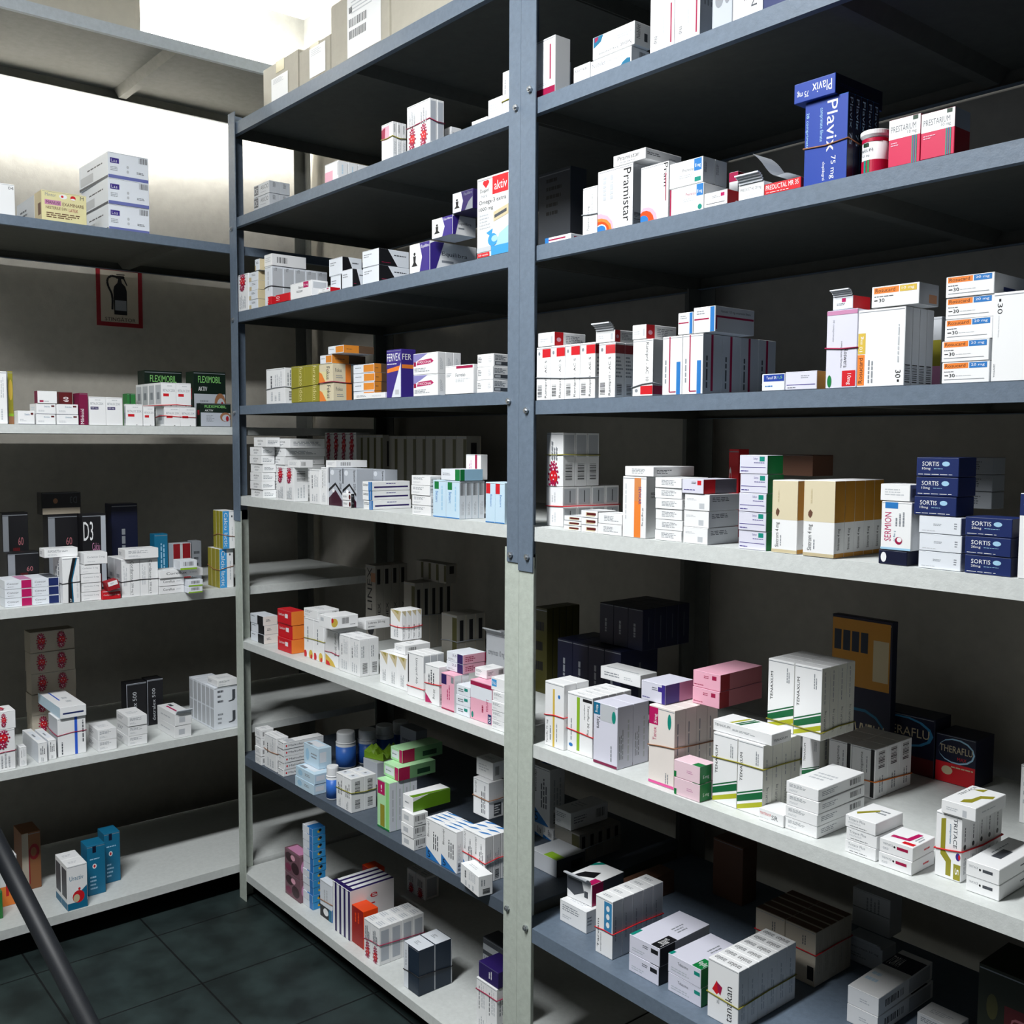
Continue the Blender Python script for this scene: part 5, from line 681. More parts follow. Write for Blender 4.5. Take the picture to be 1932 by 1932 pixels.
('m5',-2.572,1.364,0.9446,0.0798,0.0694,0.0245,(1,1,1),'wflat','flat white box atop the yellow petal boxes, left one',None,0,0,0),
('m5',-2.407,1.321,0.9446,0.068,0.083,0.0334,(1,1,1),'yelfl','flat white box with yellow petal atop upright ones',None,0,0,0),
('m5',-2.44,1.359,0.8286,0.0696,0.0564,0.1023,(1,2,1),'yelf2','upright white box with sideways lettering and yellow corner',(0.4,'M'),0,0,0),
('m5',-2.354,1.353,0.8286,0.1065,0.0586,0.0999,(2,2,1),'wtall','upright white box in film-wrapped bundle',None,0,0,0),
('m5',-2.394,1.432,0.9293,0.0473,0.0789,0.0268,(1,1,1),'lokr','flat white box with black lettering above wrapped bundle',None,0,0,0),
('m5',-2.169,1.365,0.8286,0.1249,0.0508,0.0827,(3,2,1),'goldt','upright white box with gold triangle, front low bundle',None,0,0,0),
('m5',-2.127,1.382,0.9121,0.0483,0.0776,0.023,(1,1,1),'wsm','flat white box between the gold triangle bundles',None,0,0,0),
('m5',-2.182,1.406,0.9359,0.0527,0.0623,0.0777,(1,4,1),'goldt','upright white box with gold triangle, raised bundle',(0.42,'R'),0,0,0),
('m5',-2.022,1.351,0.8286,0.0692,0.0609,0.1076,(1,3,1),'lisi','upright white box with black edge line and red band',(0.22,'R'),0,0,0),
('m5',-1.937,1.345,0.8286,0.0562,0.042,0.0933,(1,1,1),'mg20','upright white box with magenta corner and red band',(0.5,'R'),0,0,0),
('m5',-1.867,1.342,0.8286,0.0502,0.0426,0.0849,(1,2,1),'pinkt','upright pink and white box with dark tab',None,0,0,0),
('m5',-1.88,1.365,0.9143,0.0646,0.0665,0.044,(1,1,2),'purp2','flat pink and purple box in pair on upright ones',None,0,0,0),
('m5',-1.81,1.34,0.8286,0.0505,0.045,0.0687,(1,1,3),'tris','tiny flat white box with green mark in stack of three',None,0,0,0),
('m5',-1.7587,1.344,0.8286,0.0773,0.05,0.0894,(1,1,1),'loris','large pink box with maroon top stripe',None,0,0,0),
('m5',-1.667,1.331,0.8286,0.0471,0.06,0.0825,(1,1,4),'wflat','flat white box in stack of four by right post',None,0,0,0),
('m5',-1.772,1.367,0.9188,0.0422,0.0519,0.0206,(1,1,1),'wflat','flat white box atop the large pink box',None,0,0,0),
('m5',-1.676,1.337,0.9119,0.0481,0.06,0.028,(1,1,1),'blut','flat white box with blue square by right post',None,0,0,0),
('m5',-2.6829,1.637,0.8286,0.059,0.1176,0.2346,(1,4,1),'linex','dim box with sideways lettering in rear block',None,0,0,0),
('m5',-2.498,1.657,0.8286,0.0592,0.1361,0.2002,(1,5,1),'barbd','dim box with dark panels in rear block',(0.5,'GR'),0,0,0),
('m5',-2.5208,1.717,1.0296,0.1564,0.04,0.0565,(4,1,1),'barbd','dim small box on the rear panel block',None,0,0,0),
('m5',-2.249,1.617,0.8286,0.0719,0.0977,0.1439,(1,3,1),'barbd','dim short box at rear right of sixth shelf',(0.5,'GR'),0,0,0),
('m5',-1.9215,1.517,0.8286,0.0786,0.05,0.1502,(1,1,1),'opd','dim opened grey box at rear by right post',None,0,0,1),
('m6',-2.807,1.318,0.4656,0.0414,0.042,0.1083,(1,1,4),'wsm','flat white box overhanging beside the left post',None,0,0,0),
('m6',-2.757,1.326,0.4656,0.0795,0.0396,0.1027,(1,3,1),'wtall','upright white box in bundle near left post, lowest shelf but one',(0.5,'BN'),0,0,0),
('m6',-2.666,1.324,0.4656,0.0364,0.1306,0.1002,(1,1,5),'malt','flat white box in tall stack with red dot lettering',None,0,0,0),
('m6',-2.547,1.318,0.4656,0.1092,0.0545,0.0584,(1,1,2),'lblue','flat pale blue box in low front pair',None,0,0,0),
('m6',-2.551,1.349,0.5248,0.085,0.042,0.0589,(1,1,1),'lblue','pale blue box set upright above the low pair',None,0,0,0),
('m6',-2.334,1.33,0.4656,0.0781,0.0769,0.0921,(2,2,1),'barw','upright white barcode box in olive-banded block',(0.55,'OL'),0,0,0),
('m6',-2.141,1.338,0.4656,0.0573,0.0835,0.1258,(1,4,1),'grnt','upright pale green box with magenta tab',None,0,0,0),
('m6',-2.149,1.363,0.5922,0.0688,0.1142,0.0334,(1,1,1),'grnm','flat green and magenta box, lower one',None,0,0,0),
('m6',-2.158,1.39,0.6264,0.054,0.1263,0.0334,(1,1,1),'grnm','flat white and magenta box, upper one',None,0,0,0),
('m6',-2.003,1.318,0.4656,0.0528,0.042,0.0886,(1,1,3),'barf','flat white barcode box in stack of three',None,0,0,0),
('m6',-2.008,1.328,0.555,0.0434,0.1121,0.0357,(1,1,1),'grns','flat white box with bright green side',None,0,0,0),
('m6',-1.904,1.324,0.4656,0.1214,0.0624,0.0975,(2,4,1),'blutri','upright white box with blue triangle foot, left bundle',None,0,0,0),
('m6',-1.7818,1.342,0.4656,0.0807,0.0687,0.1058,(2,3,1),'blutri','upright white box with blue triangle foot, right bundle',(0.48,'R'),0,0,0),
('m6',-1.837,1.413,0.5722,0.0589,0.0444,0.0868,(1,1,1),'barup','upright white box raised on the blue triangle bundle',(0.5,'BN'),0,0,0),
('m6',-1.846,1.429,0.6598,0.063,0.042,0.0422,(1,1,1),'wsm','small flat box topping the raised upright box',None,0,0,0),
('m6',-2.4591,1.617,0.4656,0.0837,0.04,0.1401,(1,1,1),'drkgrey','dim box behind the white-capped bottles',None,0,0,0),
('m7',-2.683,1.352,0.0906,0.095,0.042,0.1406,(1,1,2),'floral','dusky pink and dark patterned box, pair by left',None,0,0,0),
('m7',-2.5872,1.36,0.0906,0.0595,0.042,0.2395,(1,1,11),'blustk','small flat blue and white box in tall stack',None,0,0,0),
('m7',-2.491,1.364,0.0906,0.0664,0.0238,0.1076,(1,2,1),'bird','white box with black and blue foot',(0.45,'BN'),0,0,0),
('m7',-2.396,1.351,0.0906,0.0943,0.1414,0.1398,(4,1,1),'slab','thin upright white box with navy edges',None,0,0,0),
('m7',-2.3009,1.356,0.0906,0.0598,0.0464,0.1039,(1,1,1),'orange','bright orange box with dark red side, front one',None,0,0,0),
('m7',-2.4622,1.487,0.0906,0.0553,0.042,0.125,(1,1,1),'orange','bright orange box behind the front orange one',None,0,0,0),
('m7',-2.219,1.344,0.0906,0.0759,0.1397,0.1014,(2,4,1),'gearB','upright white box with gear flowers at foot',(0.5,'M'),0,0,0),
('m7',-2.4687,1.647,0.0906,0.0954,0.05,0.0702,(2,1,1),'gearB','tall dim box with gear flowers behind, bottom shelf',None,0,0,0),
('m7',-2.025,1.341,0.0906,0.0651,0.1012,0.1161,(1,2,1),'dknavy','dark navy box with white top on bottom shelf',(0.42,'K'),0,0,0),
('m7',-1.759,1.364,0.0906,0.0744,0.042,0.1304,(2,1,1),'wtall','white banded box under the violet box by right post',(0.8,'M'),0,0,0),
('m7',-1.755,1.367,0.2218,0.0715,0.06,0.0377,(1,1,1),'violet','violet glossy box by right post on bottom shelf',None,0,0,0),
('m7',-1.9303,1.517,0.0906,0.0932,0.05,0.1093,(1,1,1),'vit','dim box with dark lettering behind violet box',None,0,0,0),
('l1',-2.94,0.6315,2.0391,0.0879,0.12,0.0809,(1,1,1),'pl04','white box with black number cut by left photo edge',None,0,0,0),
('l1',-3.01,0.7846,2.0391,0.0164,0.1791,0.0785,(1,1,1),'greyb','grey box partly behind the yellow glove box',None,0,0,0),
('l1',-2.94,0.7855,2.0391,0.1172,0.0692,0.08,(1,1,1),'manusi','pale yellow glove box with dark lettering',None,0,0,0),
('l1',-2.95,0.9662,2.0391,0.1155,0.2461,0.2174,(1,1,3),'lss','white and indigo box in stack of three, upper left',None,0,0,0),
('l2',-2.95,0.6429,1.4867,0.0453,0.06,0.1405,(1,1,1),'wtall','tall white box at left photo edge beside olive boxes',None,0,0,0),
('l2',-2.98,0.6978,1.4867,0.0128,0.05,0.1432,(1,1,1),'olivey','tall olive and yellow box near left photo edge',None,0,0,0),
('l2',-2.94,0.7115,1.4867,0.042,0.0909,0.0367,(1,1,1),'betx','small flat white box at left of third left shelf',None,0,0,0),
('l2',-2.94,0.7575,1.4867,0.0505,0.07,0.0568,(1,1,2),'betx','flat white box in left pair of low stacks',None,0,0,0),
('l2',-2.94,0.7617,1.5443,0.0505,0.0316,0.0338,(1,1,1),'mars','white box with maroon left side atop low stack',None,0,0,0),
('l2',-2.94,0.8107,1.4867,0.0574,0.07,0.0568,(1,1,2),'betx','flat white box in right pair of low stacks',None,0,0,0),
('l2',-2.98,0.8288,1.5443,0.0354,0.04,0.0346,(1,1,1),'dkred','dark red box lettered in white behind low stacks',None,0,0,0),
('l2',-2.942,0.8716,1.4867,0.0229,0.06,0.0894,(1,1,1),'maroonb','upright maroon and white box beside tall white pair',None,0,0,0),
('l2',-2.938,0.8961,1.4867,0.0924,0.0526,0.0798,(2,1,1),'bet100','upright white box with navy label',None,0,0,0),
('l2',-2.94,0.9981,1.4867,0.0486,0.0178,0.0619,(1,1,1),'betr','upright white box with orange label beside navy-labelled pair',None,0,0,0),
('l2',-2.94,1.0483,1.4867,0.0325,0.06,0.0571,(1,1,1),'betr','small white box with crimson label, partly hidden',None,0,0,0),
('l2',-2.938,1.1099,1.4867,0.095,0.0724,0.0571,(2,1,1),'betr','white box with red label, lower pair on third left shelf',(0.5,'R'),0,0,0),
('l2',-2.938,1.1016,1.5446,0.0896,0.2125,0.0702,(2,4,1),'betr','white box with red label, upper bundle',(0.1,'R'),0,0,0),
('l2',-3.09,1.0538,1.4867,0.0255,0.04,0.0989,(1,1,1),'greenb','small green box at rear of third left shelf',None,0,0,0),
('l2',-2.94,1.219,1.4867,0.0979,0.0281,0.071,(1,1,1),'flexi','dark green and silver box, lower one by the post',None,0,0,0),
('l2',-3.07,1.2522,1.4867,0.1068,0.06,0.1742,(1,1,1),'flexi','dark green and silver box, upper one behind bundle',None,0,0,0),
('l2',-3.19,1.1424,1.4867,0.1216,0.06,0.1781,(1,1,1),'flexi','dim dark green box at rear behind the red-label bundle',None,0,0,0),
('l3',-2.955,0.669,0.9887,0.1402,0.1,0.0738,(2,1,3),'pknav','flat white box with coloured end panel',None,0,0,0),
('l3',-2.933,0.812,0.9887,0.0463,0.0888,0.1279,(1,1,1),'swsh','upright white box with navy and teal swoosh',(0.45,'K'),0,0,0),
('l3',-2.955,0.772,1.1174,0.0887,0.05,0.0251,(1,1,1),'wflat','flat white box laid across the swoosh box',None,0,0,0),
('l3',-2.94,0.863,0.9887,0.0549,0.07,0.1025,(1,1,4),'corl','flat white box in stack of four near swoosh box',None,0,0,0),
('l3',-2.94,0.873,1.092,0.0641,0.06,0.0331,(1,1,1),'corl','flat white box topping the stack of four',None,0,0,0),
('l3',-2.933,0.9187,0.9887,0.0512,0.05,0.0244,(1,1,1),'crim','small flat crimson box with white lettering',None,0,0,0),
('l3',-2.917,0.931,1.0139,0.0341,0.04,0.026,(1,1,1),'crimt','tilted crimson and white box leaning in the gap',None,0,-14,0),
('l3',-2.938,0.975,0.9887,0.1061,0.1222,0.1112,(2,2,1),'cordar','upright white box with long sideways lettering',(0.45,'K'),0,0,0),
('l3',-2.925,0.982,1.1007,0.0966,0.06,0.0291,(1,1,1),'wflat','flat white box atop the sideways-lettered boxes',None,0,0,0),
('l3',-2.931,1.0828,0.9887,0.0749,0.06,0.0474,(1,1,2),'coref','flat white box with black lettering, lower left pair',None,0,0,0),
('l3',-2.902,1.1584,0.9887,0.0444,0.06,0.0397,(1,1,2),'yelend','tiny flat white box with yellow-green foot',None,0,0,0),
('l3',-2.926,1.0819,1.0369,0.1318,0.06,0.0235,(1,1,1),'coref','long flat white box across the low pairs',None,0,0,0),
('l3',-2.896,1.132,1.0612,0.0516,0.0543,0.0283,(1,1,1),'yelend','small flat box with yellow-green foot on top',None,0,0,0),
('l3',-2.944,1.275,0.9887,0.0448,0.0892,0.1219,(1,3,1),'calc','upright blue and white box by the post, lower',(0.5,'BN'),0,0,0),
('l3',-2.931,1.281,1.1114,0.04,0.0708,0.1177,(1,3,1),'calc','upright blue and white box by the post, upper',(0.35,'BN'),0,0,0),
('l3',-3.19,0.7202,0.9887,0.0707,0.05,0.2421,(1,1,1),'supra','dim black box with pale strip, far left at rear',None,0,0,0),
('l3',-3.19,0.8443,0.9887,0.087,0.05,0.2306,(1,1,1),'supra','dim black box with pale strip below a lying box',None,0,0,0),
('l3',-3.19,0.8295,1.2201,0.1121,0.05,0.0663,(1,1,1),'supraf','dim black box lying on the pale-stripped black box',None,0,0,0),
('l3',-3.15,0.9318,0.9887,0.0705,0.05,0.2324,(1,1,1),'supra2','black box with large white lettering and pale right strip',None,0,0,0),
('l3',-3.07,0.7036,0.9887,0.0841,0.05,0.1362,(1,1,1),'supra','low black box behind the coloured-end flat boxes',None,0,0,0),
('l3',-3.21,1.0379,0.9887,0.0812,0.06,0.2558,(1,1,1),'black','dim black box at rear centre of fourth left shelf',None,0,0,0),
('l3',-3.13,1.1424,0.9887,0.0423,0.04,0.1612,(1,1,1),'tealb','dim teal box at rear of fourth left shelf',None,0,0,0),
('l3',-3.09,1.1863,0.9887,0.0583,0.04,0.1317,(1,1,1),'redstr','dim white box with two red stripes',None,0,0,0),
('l3',-3.09,1.2481,0.9887,0.0297,0.04,0.1363,(1,1,1),'drkgrey','dim grey upright box beside red-striped box',None,0,0,0),
('l4',-2.946,0.621,0.5436,0.06,0.08,0.1128,(1,1,1),'gearT','upright white box with gear flowers at left edge',(0.45,'M'),0,0,0),
('l4',-2.946,0.625,0.6572,0.0591,0.07,0.0495,(1,1,1),'gearl','flat white box atop gear flower box at left edge',None,0,0,0),
('l4',-2.951,0.693,0.5436,0.0177,0.0336,0.0552,(1,1,1),'wtall','tiny upright white box beside left edge gear box',None,0,0,0),
('l4',-2.953,0.741,0.5436,0.024,0.1659,0.0574,(1,1,1),'barw','narrow upright white box, left of two',None,0,0,0),
('l4',-2.965,0.771,0.5436,0.0212,0.1415,0.0564,(1,1,1),'barw','narrow upright white box, right of two',None,0,0,0),
('l4',-2.974,0.799,0.5436,0.0768,0.0899,0.1102,(1,1,1),'blin','upright white box with blue stripe and red band',(0.6,'M'),0,0,0),
('l4',-2.966,0.805,0.6546,0.0711,0.2269,0.032,(1,1,1),'blinf','flat white box with blue line atop striped box',None,0,0,0),
('l4',-2.952,0.903,0.5436,0.0528,0.092,0.064,(1,1,2),'wflat','flat white box in short stack of two',None,0,0,0),
('l4',-2.948,0.988,0.5436,0.0563,0.1062,0.089,(1,1,3),'wflat','flat white box in stack of three on fifth left shelf',None,0,0,0),
('l4',-2.941,1.124,0.5436,0.0523,0.1406,0.0749,(1,1,2),'pnkop','opened flat white box with magenta stripe',None,0,0,1),
('l4',-2.951,1.253,0.5436,0.0774,0.1968,0.1342,(1,6,1),'tubes','upright white box with black outline curve',None,0,0,0),
('l4',-2.948,1.263,0.6786,0.0663,0.0774,0.0217,(1,1,1),'wflat','small flat white box atop outline-curve boxes',None,0,0,0),
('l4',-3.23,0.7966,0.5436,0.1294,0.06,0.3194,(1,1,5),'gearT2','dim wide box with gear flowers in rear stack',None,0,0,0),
('l4',-3.13,1.0454,0.5436,0.0628,0.05,0.1432,(1,1,1),'detr','black upright box with pale outline, left one',None,0,0,0),
('l4',-3.13,1.1099,0.5436,0.0508,0.05,0.1469,(1,1,1),'detr','black upright box with pale outline, right one',None,0,0,0),
('l5',-2.936,0.803,0.1036,0.0553,0.1142,0.1305,(1,2,1),'urct','white box with red fruit picture, front of bottom left shelf',None,0,0,0),
('l5',-2.997,0.877,0.1036,0.0514,0.06,0.1503,(1,1,1),'tealt','tall teal box, nearer one',None,0,0,0),
('l5',-3.052,0.943,0.1036,0.0472,0.06,0.1547,(1,1,1),'tealt','tall teal box, farther one',None,0,0,0),
('l5',-3.154,0.738,0.1036,0.0528,0.09,0.1746,(1,1,1),'redpb','brown box with large red letter outline',None,0,0,0),
('l5',-3.081,0.656,0.1036,0.0509,0.07,0.1466,(1,1,1),'orw','white and orange box at left photo edge',None,0,0,0),
('l5',-3.01,0.603,0.1036,0.0483,0.05,0.0787,(1,1,1),'greenb','green box at left photo edge, bottom shelf',None,0,0,0)
]

def band(x, y, z, rz, w, d, h, frac, key, label):
    b = MB(); r = .0011; zz = h*frac; dz = min(.006, h*.06); o_ = .0012; pts = []
    rnd = random.Random(len(key)+int(w*1e4)); s1 = rnd.uniform(-dz, dz); s2 = rnd.uniform(-dz, dz)
    for (px, py, pz) in ((-o_, -o_, s1), (w*.5, -o_, s2*.4), (w+o_, -o_, s2), (w+o_, d*.5, 0), (w+o_, d+o_, s1), (w*.5, d+o_, 0), (-o_, d+o_, s2), (-o_, d*.5, s1)): pts.append((px, py, zz+pz))
    b.tube(pts, r, mBand[key], 6, True); o = b.build('rubber_band', smooth=True); o.location = (x, y, z); o.rotation_euler = (0, 0, rz); tag(o, label, 'rubber band'); return o
KIND = dict([(k, 'supplement_box') for k in ('omega', 'equi', 'equi2', 'flexi', 'urct', 'calc', 'tealt', 'supra', 'supra2', 'supraf', 'linex', 'malt', 'vit')]+[(k, 'drink_sachet_box') for k in ('thery', 'theru', 'therr', 'ferv')]+[('manusi', 'glove_box'), ('lss', 'glove_box'), ('greyb', 'glove_box')])
REST = MB()
masks = MASKS or None; di = -1
LAB = {}
BN = {'GR': 'grey', 'BN': 'brown', 'M': 'maroon', 'R': 'red', 'OL': 'tan', 'K': 'dark', 'O': 'orange'}
for (sh, x, y, z, w, d, h, n, sty, lab, bd, yaw_, tilt, fl) in DATA:
    di += 1; ci = -1
    u = sh[0]; nx, ny, nz = n; rz = R(90) if u == 'l' else 0
    cw, cd, ch = (w-GAP*(nx-1))/nx, (d-GAP*(ny-1))/ny, (h-GAP*(nz-1))/nz
    meshes = {}
    rnd = random.Random(lab); high = z+h > 1.47
    base = Matrix.Translation((x, y, z)) @ Matrix.Rotation(rz+R(yaw_), 4, 'Z') @ Matrix.Rotation(R(tilt), 4, 'Y')
    group = None
    if nx*ny*nz > 1: group = lab+(' bundle' if nx*ny > 1 else ' stack')
    edge = nx-1 if u != 'l' else 0
    for k in range(nz):
        jx = rnd.uniform(-.0014, .0014) if nz > 1 and nx == 1 and k else 0; jy = rnd.uniform(0, .003) if nz > 1 and nx*ny == 1 else 0; jr = R(rnd.uniform(-1.2, 1.2)) if nz > 1 and nx*ny == 1 and k else 0
        for j in range(ny):
            for i in range(nx):
                if not (i == edge or j == 0 or (not high and k == nz-1)): continue
                ci += 1; code = masks[di][ci] if masks else 1
                if code == 0: continue
                end = ('MG', 'N')[i % 2]
                if (end not in meshes): meshes[end] = carton(sty, cw-.0003, cd-.0003, ch-.0003, lab, end)
                if sty != 'pknav': meshes['N'] = meshes['MG'] = meshes[end]
                hh = rnd.uniform(-.0008, 0) if ny > 1 and nz == 1 and not bd is None else 0
                o = link(KIND.get(sty, 'medicine_box'), meshes[end])
                o.matrix_world = base @ Matrix.Translation((i*(cw+GAP)+jx, j*(cd+GAP)+jy, k*(ch+GAP))) @ Matrix.Rotation(jr, 4, 'Z')
                if code == 2:   # one of the smallest in the picture: goes into the one object of the rest
                    me = o.data; T = o.matrix_world.copy(); b0 = len(REST.v); REST.v += [tuple(T @ q.co) for q in me.vertices]
                    for p in me.polygons: REST.f.append(tuple(b0+q for q in p.vertices)); REST.mi.append(REST.mat(me.materials[p.material_index]))
                    D.objects.remove(o); continue
                pw = pos_words(i, j, k, nx, ny, nz); tx = lab+(', '+pw if pw else '')
                tag(o, tx, 'box', group)
                if VIS: o['vis'] = '%d,%d' % (di, ci)
                if fl and k == nz-1: flap(cw, ch, cd, o, sty)
    if bd:
        short = ' '.join(lab.replace(',', '').split()[:9])
        o = band(x, y, z, rz, w, d, h, bd[0], bd[1], BN[bd[1]]+' rubber band around '+short); tag(o, o['label'], 'rubber band')
if REST.v: tag(REST.build('medicine_boxes'), 'remaining small medicine boxes behind and between the bigger ones on all shelves', 'boxes', kind='stuff')
# ---------------------------------------------------------------- parcels on top of the shelving
mTape = mat('parcel_tape', 'c9bf98', .35)
def parcel(x, y, z, w, d, h, label, lab, rz=0, flapgap=True):
    t = thing('shipping_carton', label, 'carton', (x, y, z), rz, 'parcels on top of the shelving')
    c = mat_ct; b = MB(); b.box(0, w, 0, d, 0, h, c); b.build('body', t, bevel=.002)
    q = MB(); q.box(w*.5-.024, w*.5+.024, -.0006, d+.0006, h-.03, h+.0006, mTape); q.build('tape', t)
    if lab:
        u0, v0, u1, v1, codes = lab; q = MB(); q.poly([(u0*w, -.001, v0*h), (u1*w, -.001, v0*h), (u1*w, -.001, v1*h), (u0*w, -.001, v1*h)], M('W'))
        rnd = random.Random(3)
        def rr(a, b_, c_, d_, k): q.poly([((u0+(u1-u0)*a)*w, -.0013, (v0+(v1-v0)*b_)*h), ((u0+(u1-u0)*c_)*w, -.0013, (v0+(v1-v0)*b_)*h), ((u0+(u1-u0)*c_)*w, -.0013, (v0+(v1-v0)*d_)*h), ((u0+(u1-u0)*a)*w, -.0013, (v0+(v1-v0)*d_)*h)], M(k))
        for i in range(4): rr(.12, .9-.06*i, rnd.uniform(.5, .9), .92-.06*i, 'LGR')
        if codes:
            for r_ in (0, 1):
                s = .05
                while s < .58:
                    e = s+rnd.choice((.012, .02, .03)); rr(s, .3+.2*r_, e, .44+.2*r_, 'DG'); s = e+rnd.choice((.012, .02))
            rr(.05, .74, .15, .84, 'DG')
        q.build('label', t)
mat_ct = mat('grey_cardboard', 'b9b4a6', .85, 0, .05, 30)
parcel(-2.72, 1.33, 2.3915, .21, .30, .106, 'grey-beige parcel above the left end of the middle unit', (.25, .05, .72, .62, 0))
parcel(-2.505, 1.33, 2.3915, .168, .30, .094, 'small grey-beige parcel with white label, second from left on top', (.35, .1, .85, .9, 0))
parcel(-2.334, 1.33, 2.3915, .277, .32, .16, 'tall grey parcel with white barcode label on top of middle unit', (.3, .04, .86, .93, 1))
parcel(-2.054, 1.33, 2.3915, .30, .32, .135, 'plain grey parcel right of the barcode-labelled one on top', None)
parcel(-2.945, .60, 2.6045, .465, .35, .34, 'large grey parcel on the pale top shelf of left unit', (.52, .42, .7, .7, 0), R(90))
# ---------------------------------------------------------------- bottles
mCap = mat('white_plastic', 'eef0f2', .35); mLbl = mat('blue_label', '3a72cc', .4); mLbl2 = mat('crimson_label', 'b8123c', .4)
def bottle(x, y, z, r, h, label, small=False):
    t = thing('pill_bottle', label, 'bottle', (x, y, z), 0, 'white-capped blue bottles')
    b = MB(); b.lathe([(r*.9, 0), (r, .004), (r, h*.66), (r*.9, h*.72), (r*.82, h*.76)], mCap); b.build('body', t, smooth=True)
    b = MB(); b.lathe([(r*1.012, h*.06), (r*1.012, h*.62)], mLbl); b.build('label', t, smooth=True)
    b = MB(); b.lathe([(r*.88, h*.74), (r*.92, h*.75), (r*.92, h*.96), (r*.86, h)], mCap, 36); b.build('cap', t)
    b = MB(); b.lathe([(r*1.0, h*.7), (r*1.02, h*.715), (r*.96, h*.735)], mCap, 36); b.build('cap_ring', t, smooth=True)
bottle(-2.60, 1.515, .4655, .030, .108, 'blue pill bottle with white cap, nearest of the four in line')
bottle(-2.592, 1.585, .4655, .029, .104, 'blue pill bottle with white cap, second of the four in line')
bottle(-2.60, 1.652, .4655, .029, .104, 'blue pill bottle with white cap, third of the four in line')
bottle(-2.615, 1.722, .4655, .027, .1, 'blue pill bottle with white cap, farthest of the four in line')
bottle(-2.385, 1.348, .4655, .018, .092, 'small blue bottle at the shelf edge left of the olive-banded block')
def pill(x, y, z):
    r, h = .0185, .064; t = thing('pill_bottle', 'crimson and white pill bottle between tall blue and red boxes', 'bottle', (x, y, z), R(-28))
    b = MB(); b.lathe([(r*.96, 0), (r, .002), (r, h*.82)], mCap, 36); b.build('body', t, smooth=True)
    b = MB(); b.lathe([(r*1.06, h*.86), (r*1.16, h*.9), (r*1.16, h*.98), (r*1.08, h)], mCap, 36); b.build('cap', t)
    b = MB()
    def cyl(a0, a1, z0, z1, m, e): 
        n = 14 if a1-a0 < 3 else 48
        for i in range(n):
            p, q = a0+(a1-a0)*i/n, a0+(a1-a0)*(i+1)/n; rr = r+e
            b.poly([(rr*math.sin(p), -rr*math.cos(p), z0), (rr*math.sin(q), -rr*math.cos(q), z0), (rr*math.sin(q), -rr*math.cos(q), z1), (rr*math.sin(p), -rr*math.cos(p), z1)], m)
    cyl(-math.pi, math.pi, h*.02, h*.34, mLbl2, .0006); cyl(-math.pi, math.pi, h*.74, h*.82, mLbl2, .0006)
    cyl(.1, .3, h*.02, h*.34, M('TL'), .001); cyl(.4, .6, h*.02, h*.34, M('G'), .001); cyl(0, .5, h*.64, h*.72, M('DGN'), .001)
    def tf(u, v):
        a = -1.1+u*2.0; rr = r+.001; return (rr*math.sin(a), -rr*math.cos(a), h*v)
    put_text(b, 'PRESTARIUM', tf, 0, .52, .95, .6, 0, M('DG')); put_text(b, '10 mg', tf, .5, .4, .85, .48, 0, M('DG')); b.build('label', t)
pill(-.8115, 1.358, 1.8345)
# ---------------------------------------------------------------- loose things
def crumple():
    t = MB(); rnd = random.Random(5); N_ = 9; g = {}
    for i in range(N_):
        for j in range(N_): g[i, j] = (i*.009, j*.007, .012+.012*rnd.random()+.02*math.sin(i*.7)*math.sin(j*.6))
    for i in range(N_-1):
        for j in range(N_-1): t.poly([g[i, j], g[i+1, j], g[i+1, j+1], g[i, j+1]], M('LI'))
    for i in range(N_-1):
        for e in (0, N_-1): t.poly([g[i, e], g[i+1, e], (g[i+1, e][0], g[i+1, e][1], 0), (g[i, e][0], g[i, e][1], 0)], M('LI'))
        for e in (0, N_-1): t.poly([g[e, i], g[e, i+1], (g[e, i+1][0], g[e, i+1][1], 0), (g[e, i][0], g[e, i][1], 0)], M('LI'))
    o = t.build('crumpled_packet'); o.location = (-2.47, 1.50, .53); o.rotation_euler = (0, 0, .3); tag(o, 'crumpled lime green packet behind the olive-banded white block', 'packet')
    b = MB(); b.box(0, .075, 0, .06, 0, .063, M('WB')); q = b.build('medicine_box', bevel=.0006); q.location = (-2.475, 1.50, .4655); tag(q, 'half hidden white box carrying the crumpled green packet', 'box')
crumple()
def fallen():
    o = link('medicine_box', carton('wtall', .085, .035, .045, 'f')); tag(o, 'small white box lying askew at the shelf edge by the right post', 'box')
    o.matrix_world = Matrix.Translation((-1.742, 1.312, .4705)) @ Matrix.Rotation(R(-14), 4, 'Z') @ Matrix.Rotation(R(-20), 4, 'Y') @ Matrix.Translation((0, 0, 0))
    o.matrix_world = Matrix.Translation((-1.742, 1.305, .4665)) @ Matrix.Rotation(R(-10), 4, 'Z')
fallen()
def leaflet():
    b = MB(); pts = []; n = 14
    for i in range(n):
        s = i/(n-1); pts.append((s*.075, .047*(1-s)**2+.002+.004*math.sin(s*9)))
    for i in range(n-1):
        (a, za), (c, zc) = pts[i], pts[i+1]
        b.poly([(a, 0, za), (c, 0, zc), (c, .05, zc), (a, .05, za)], M('LGR')); b.poly([(a, .05, za+.0005), (c, .05, zc+.0005), (c, 0, zc+.0005), (a, 0, za+.0005)], M('LGR'))
    o = b.build('folded_leaflet'); o.location = (-1.02, 1.345, 1.8605); tag(o, 'curling grey leaflet behind the small flat red box', 'leaflet')
leaflet()
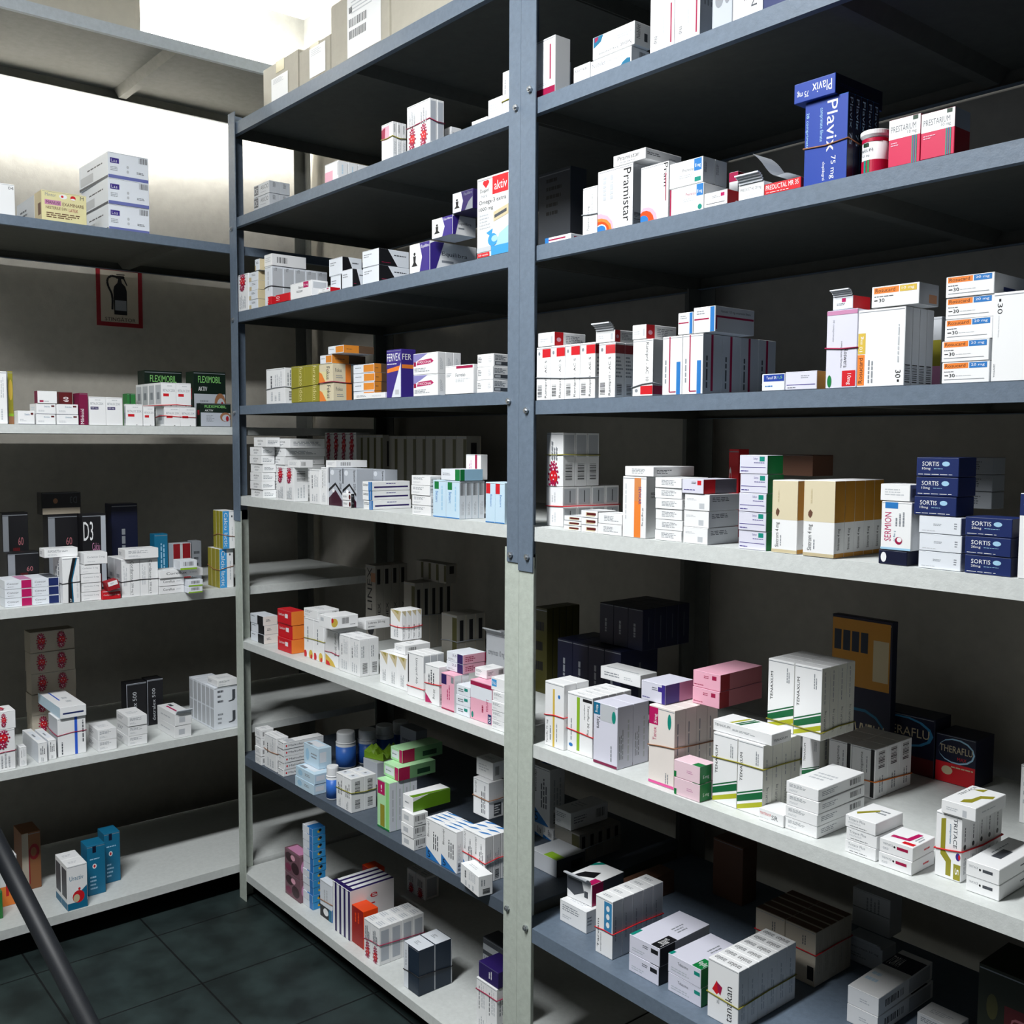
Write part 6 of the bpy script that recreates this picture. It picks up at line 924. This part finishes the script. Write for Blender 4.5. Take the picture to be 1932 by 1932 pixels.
def sign():
    t = thing('extinguisher_sign', 'red framed wall sign with a fire extinguisher drawing above left shelves', 'sign', (X0+.0005, 1.118, 1.834), R(90))
    W_, H_ = .156, .204; b = MB(); b.box(0, W_, -.003, 0, 0, H_, M('CT')); b.build('panel', t)
    b = MB(); e = .014
    for (a, c, g, h_) in ((0, W_, 0, e), (0, W_, H_-e, H_), (0, e, e, H_-e), (W_-e, W_, e, H_-e)): b.box(a, c, -.0045, -.003, g, h_, M('RD'))
    b.build('red_border', t); b = MB(); k = M('K'); Y_ = -.0036
    def pg(p): b.poly([(u*W_, Y_, v*H_) for u, v in p], k)
    pg([(.38, .2), (.66, .2), (.66, .6), (.63, .68), (.56, .73), (.54, .8), (.48, .8), (.46, .73), (.39, .67), (.37, .6)])
    pg([(.42, .83), (.44, .8), (.6, .8), (.62, .83), (.6, .85), (.45, .85)]); pg([(.44, .86), (.62, .865), (.62, .88), (.44, .875)]); pg([(.56, .84), (.6, .84), (.68, .7), (.66, .69)])
    arc = [(.44, .83), (.34, .84), (.26, .8), (.24, .74), (.26, .66), (.33, .55), (.35, .45), (.34, .28)]
    for i in range(len(arc)-1):
        (a, c), (g, h_) = arc[i], arc[i+1]; dx, dy = g-a, h_-c; l = math.hypot(dx, dy); ux, uy = -dy/l*.022, dx/l*.018
        pg([(a+ux, c+uy), (a-ux, c-uy), (g-ux, h_-uy), (g+ux, h_+uy)])
    b.poly([(.4*W_, -.0039, .27*H_), (.645*W_, -.0039, .27*H_), (.645*W_, -.0039, .44*H_), (.4*W_, -.0039, .44*H_)], M('GR'))
    put_text(b, 'STING\u0102TOR', lambda u, v: (u*W_, Y_, v*H_), .18, .09, .84, .17, 0, k); b.build('drawing', t)
sign()
def pole():
    A, B = Vector((-2.209, .699, .02)), Vector((-2.80, .385, .957)); d = (B-A).normalized()
    t = thing('leaning_pole', 'thick dark pole slanting across the lower left corner before the shelves', 'pole', A)
    b = MB(); b.tube([Vector((0, 0, 0))+d*.03, B-A], .021, mPole, 20); b.build('shaft', t, smooth=True)
    b = MB(); b.tube([Vector((0, 0, 0)), d*.05], .025, M('K'), 20); b.build('foot_cap', t, smooth=True)
mPole = mat('dark_pole_paint', '1c1f24', .5)
pole()

# ---------------------------------------------------------------- clear film round two bundles
mFilm = D.materials.new('clear_film'); mFilm.use_nodes = True
def film_nodes():
    nt = mFilm.node_tree; out = nt.nodes['Material Output']; nt.nodes.remove(nt.nodes['Principled BSDF'])
    a = nt.nodes.new('ShaderNodeBsdfTransparent'); g = nt.nodes.new('ShaderNodeBsdfGlossy'); g.inputs['Roughness'].default_value = .12
    n = nt.nodes.new('ShaderNodeTexNoise'); n.inputs['Scale'].default_value = 45
    bp = nt.nodes.new('ShaderNodeBump'); bp.inputs['Strength'].default_value = .8; bp.inputs['Distance'].default_value = .004
    mx = nt.nodes.new('ShaderNodeMixShader'); nt.links.new(n.outputs['Fac'], bp.inputs['Height']); nt.links.new(bp.outputs[0], g.inputs['Normal']); mx.inputs[0].default_value = .07
    nt.links.new(a.outputs[0], mx.inputs[1]); nt.links.new(g.outputs[0], mx.inputs[2]); nt.links.new(mx.outputs[0], out.inputs['Surface'])
film_nodes()
def film(key, label):
    for (sh, x, y, z, w, d, h, *r_) in DATA:
        if r_[2] == key:
            e = .0007; b = MB(); x0, x1, y0, y1, z0, z1 = -e, w+e, -e, d+e, .0004, h-.004
            for q in (((x0, y0, z0), (x1, y0, z0), (x1, y0, z1), (x0, y0, z1)), ((x1, y0, z0), (x1, y1, z0), (x1, y1, z1), (x1, y0, z1)), ((x0, y1, z0), (x0, y0, z0), (x0, y0, z1), (x0, y1, z1))): b.poly(q, mFilm)
            o = b.build('clear_film'); o.location = (x, y, z); tag(o, label, 'film')
film('upright white box with red band wrapped in clear film', 'clear plastic film round the red-banded upright boxes near the posts')
film('upright white box in film-wrapped bundle', 'clear plastic film round the plain white bundle on the sixth shelf')
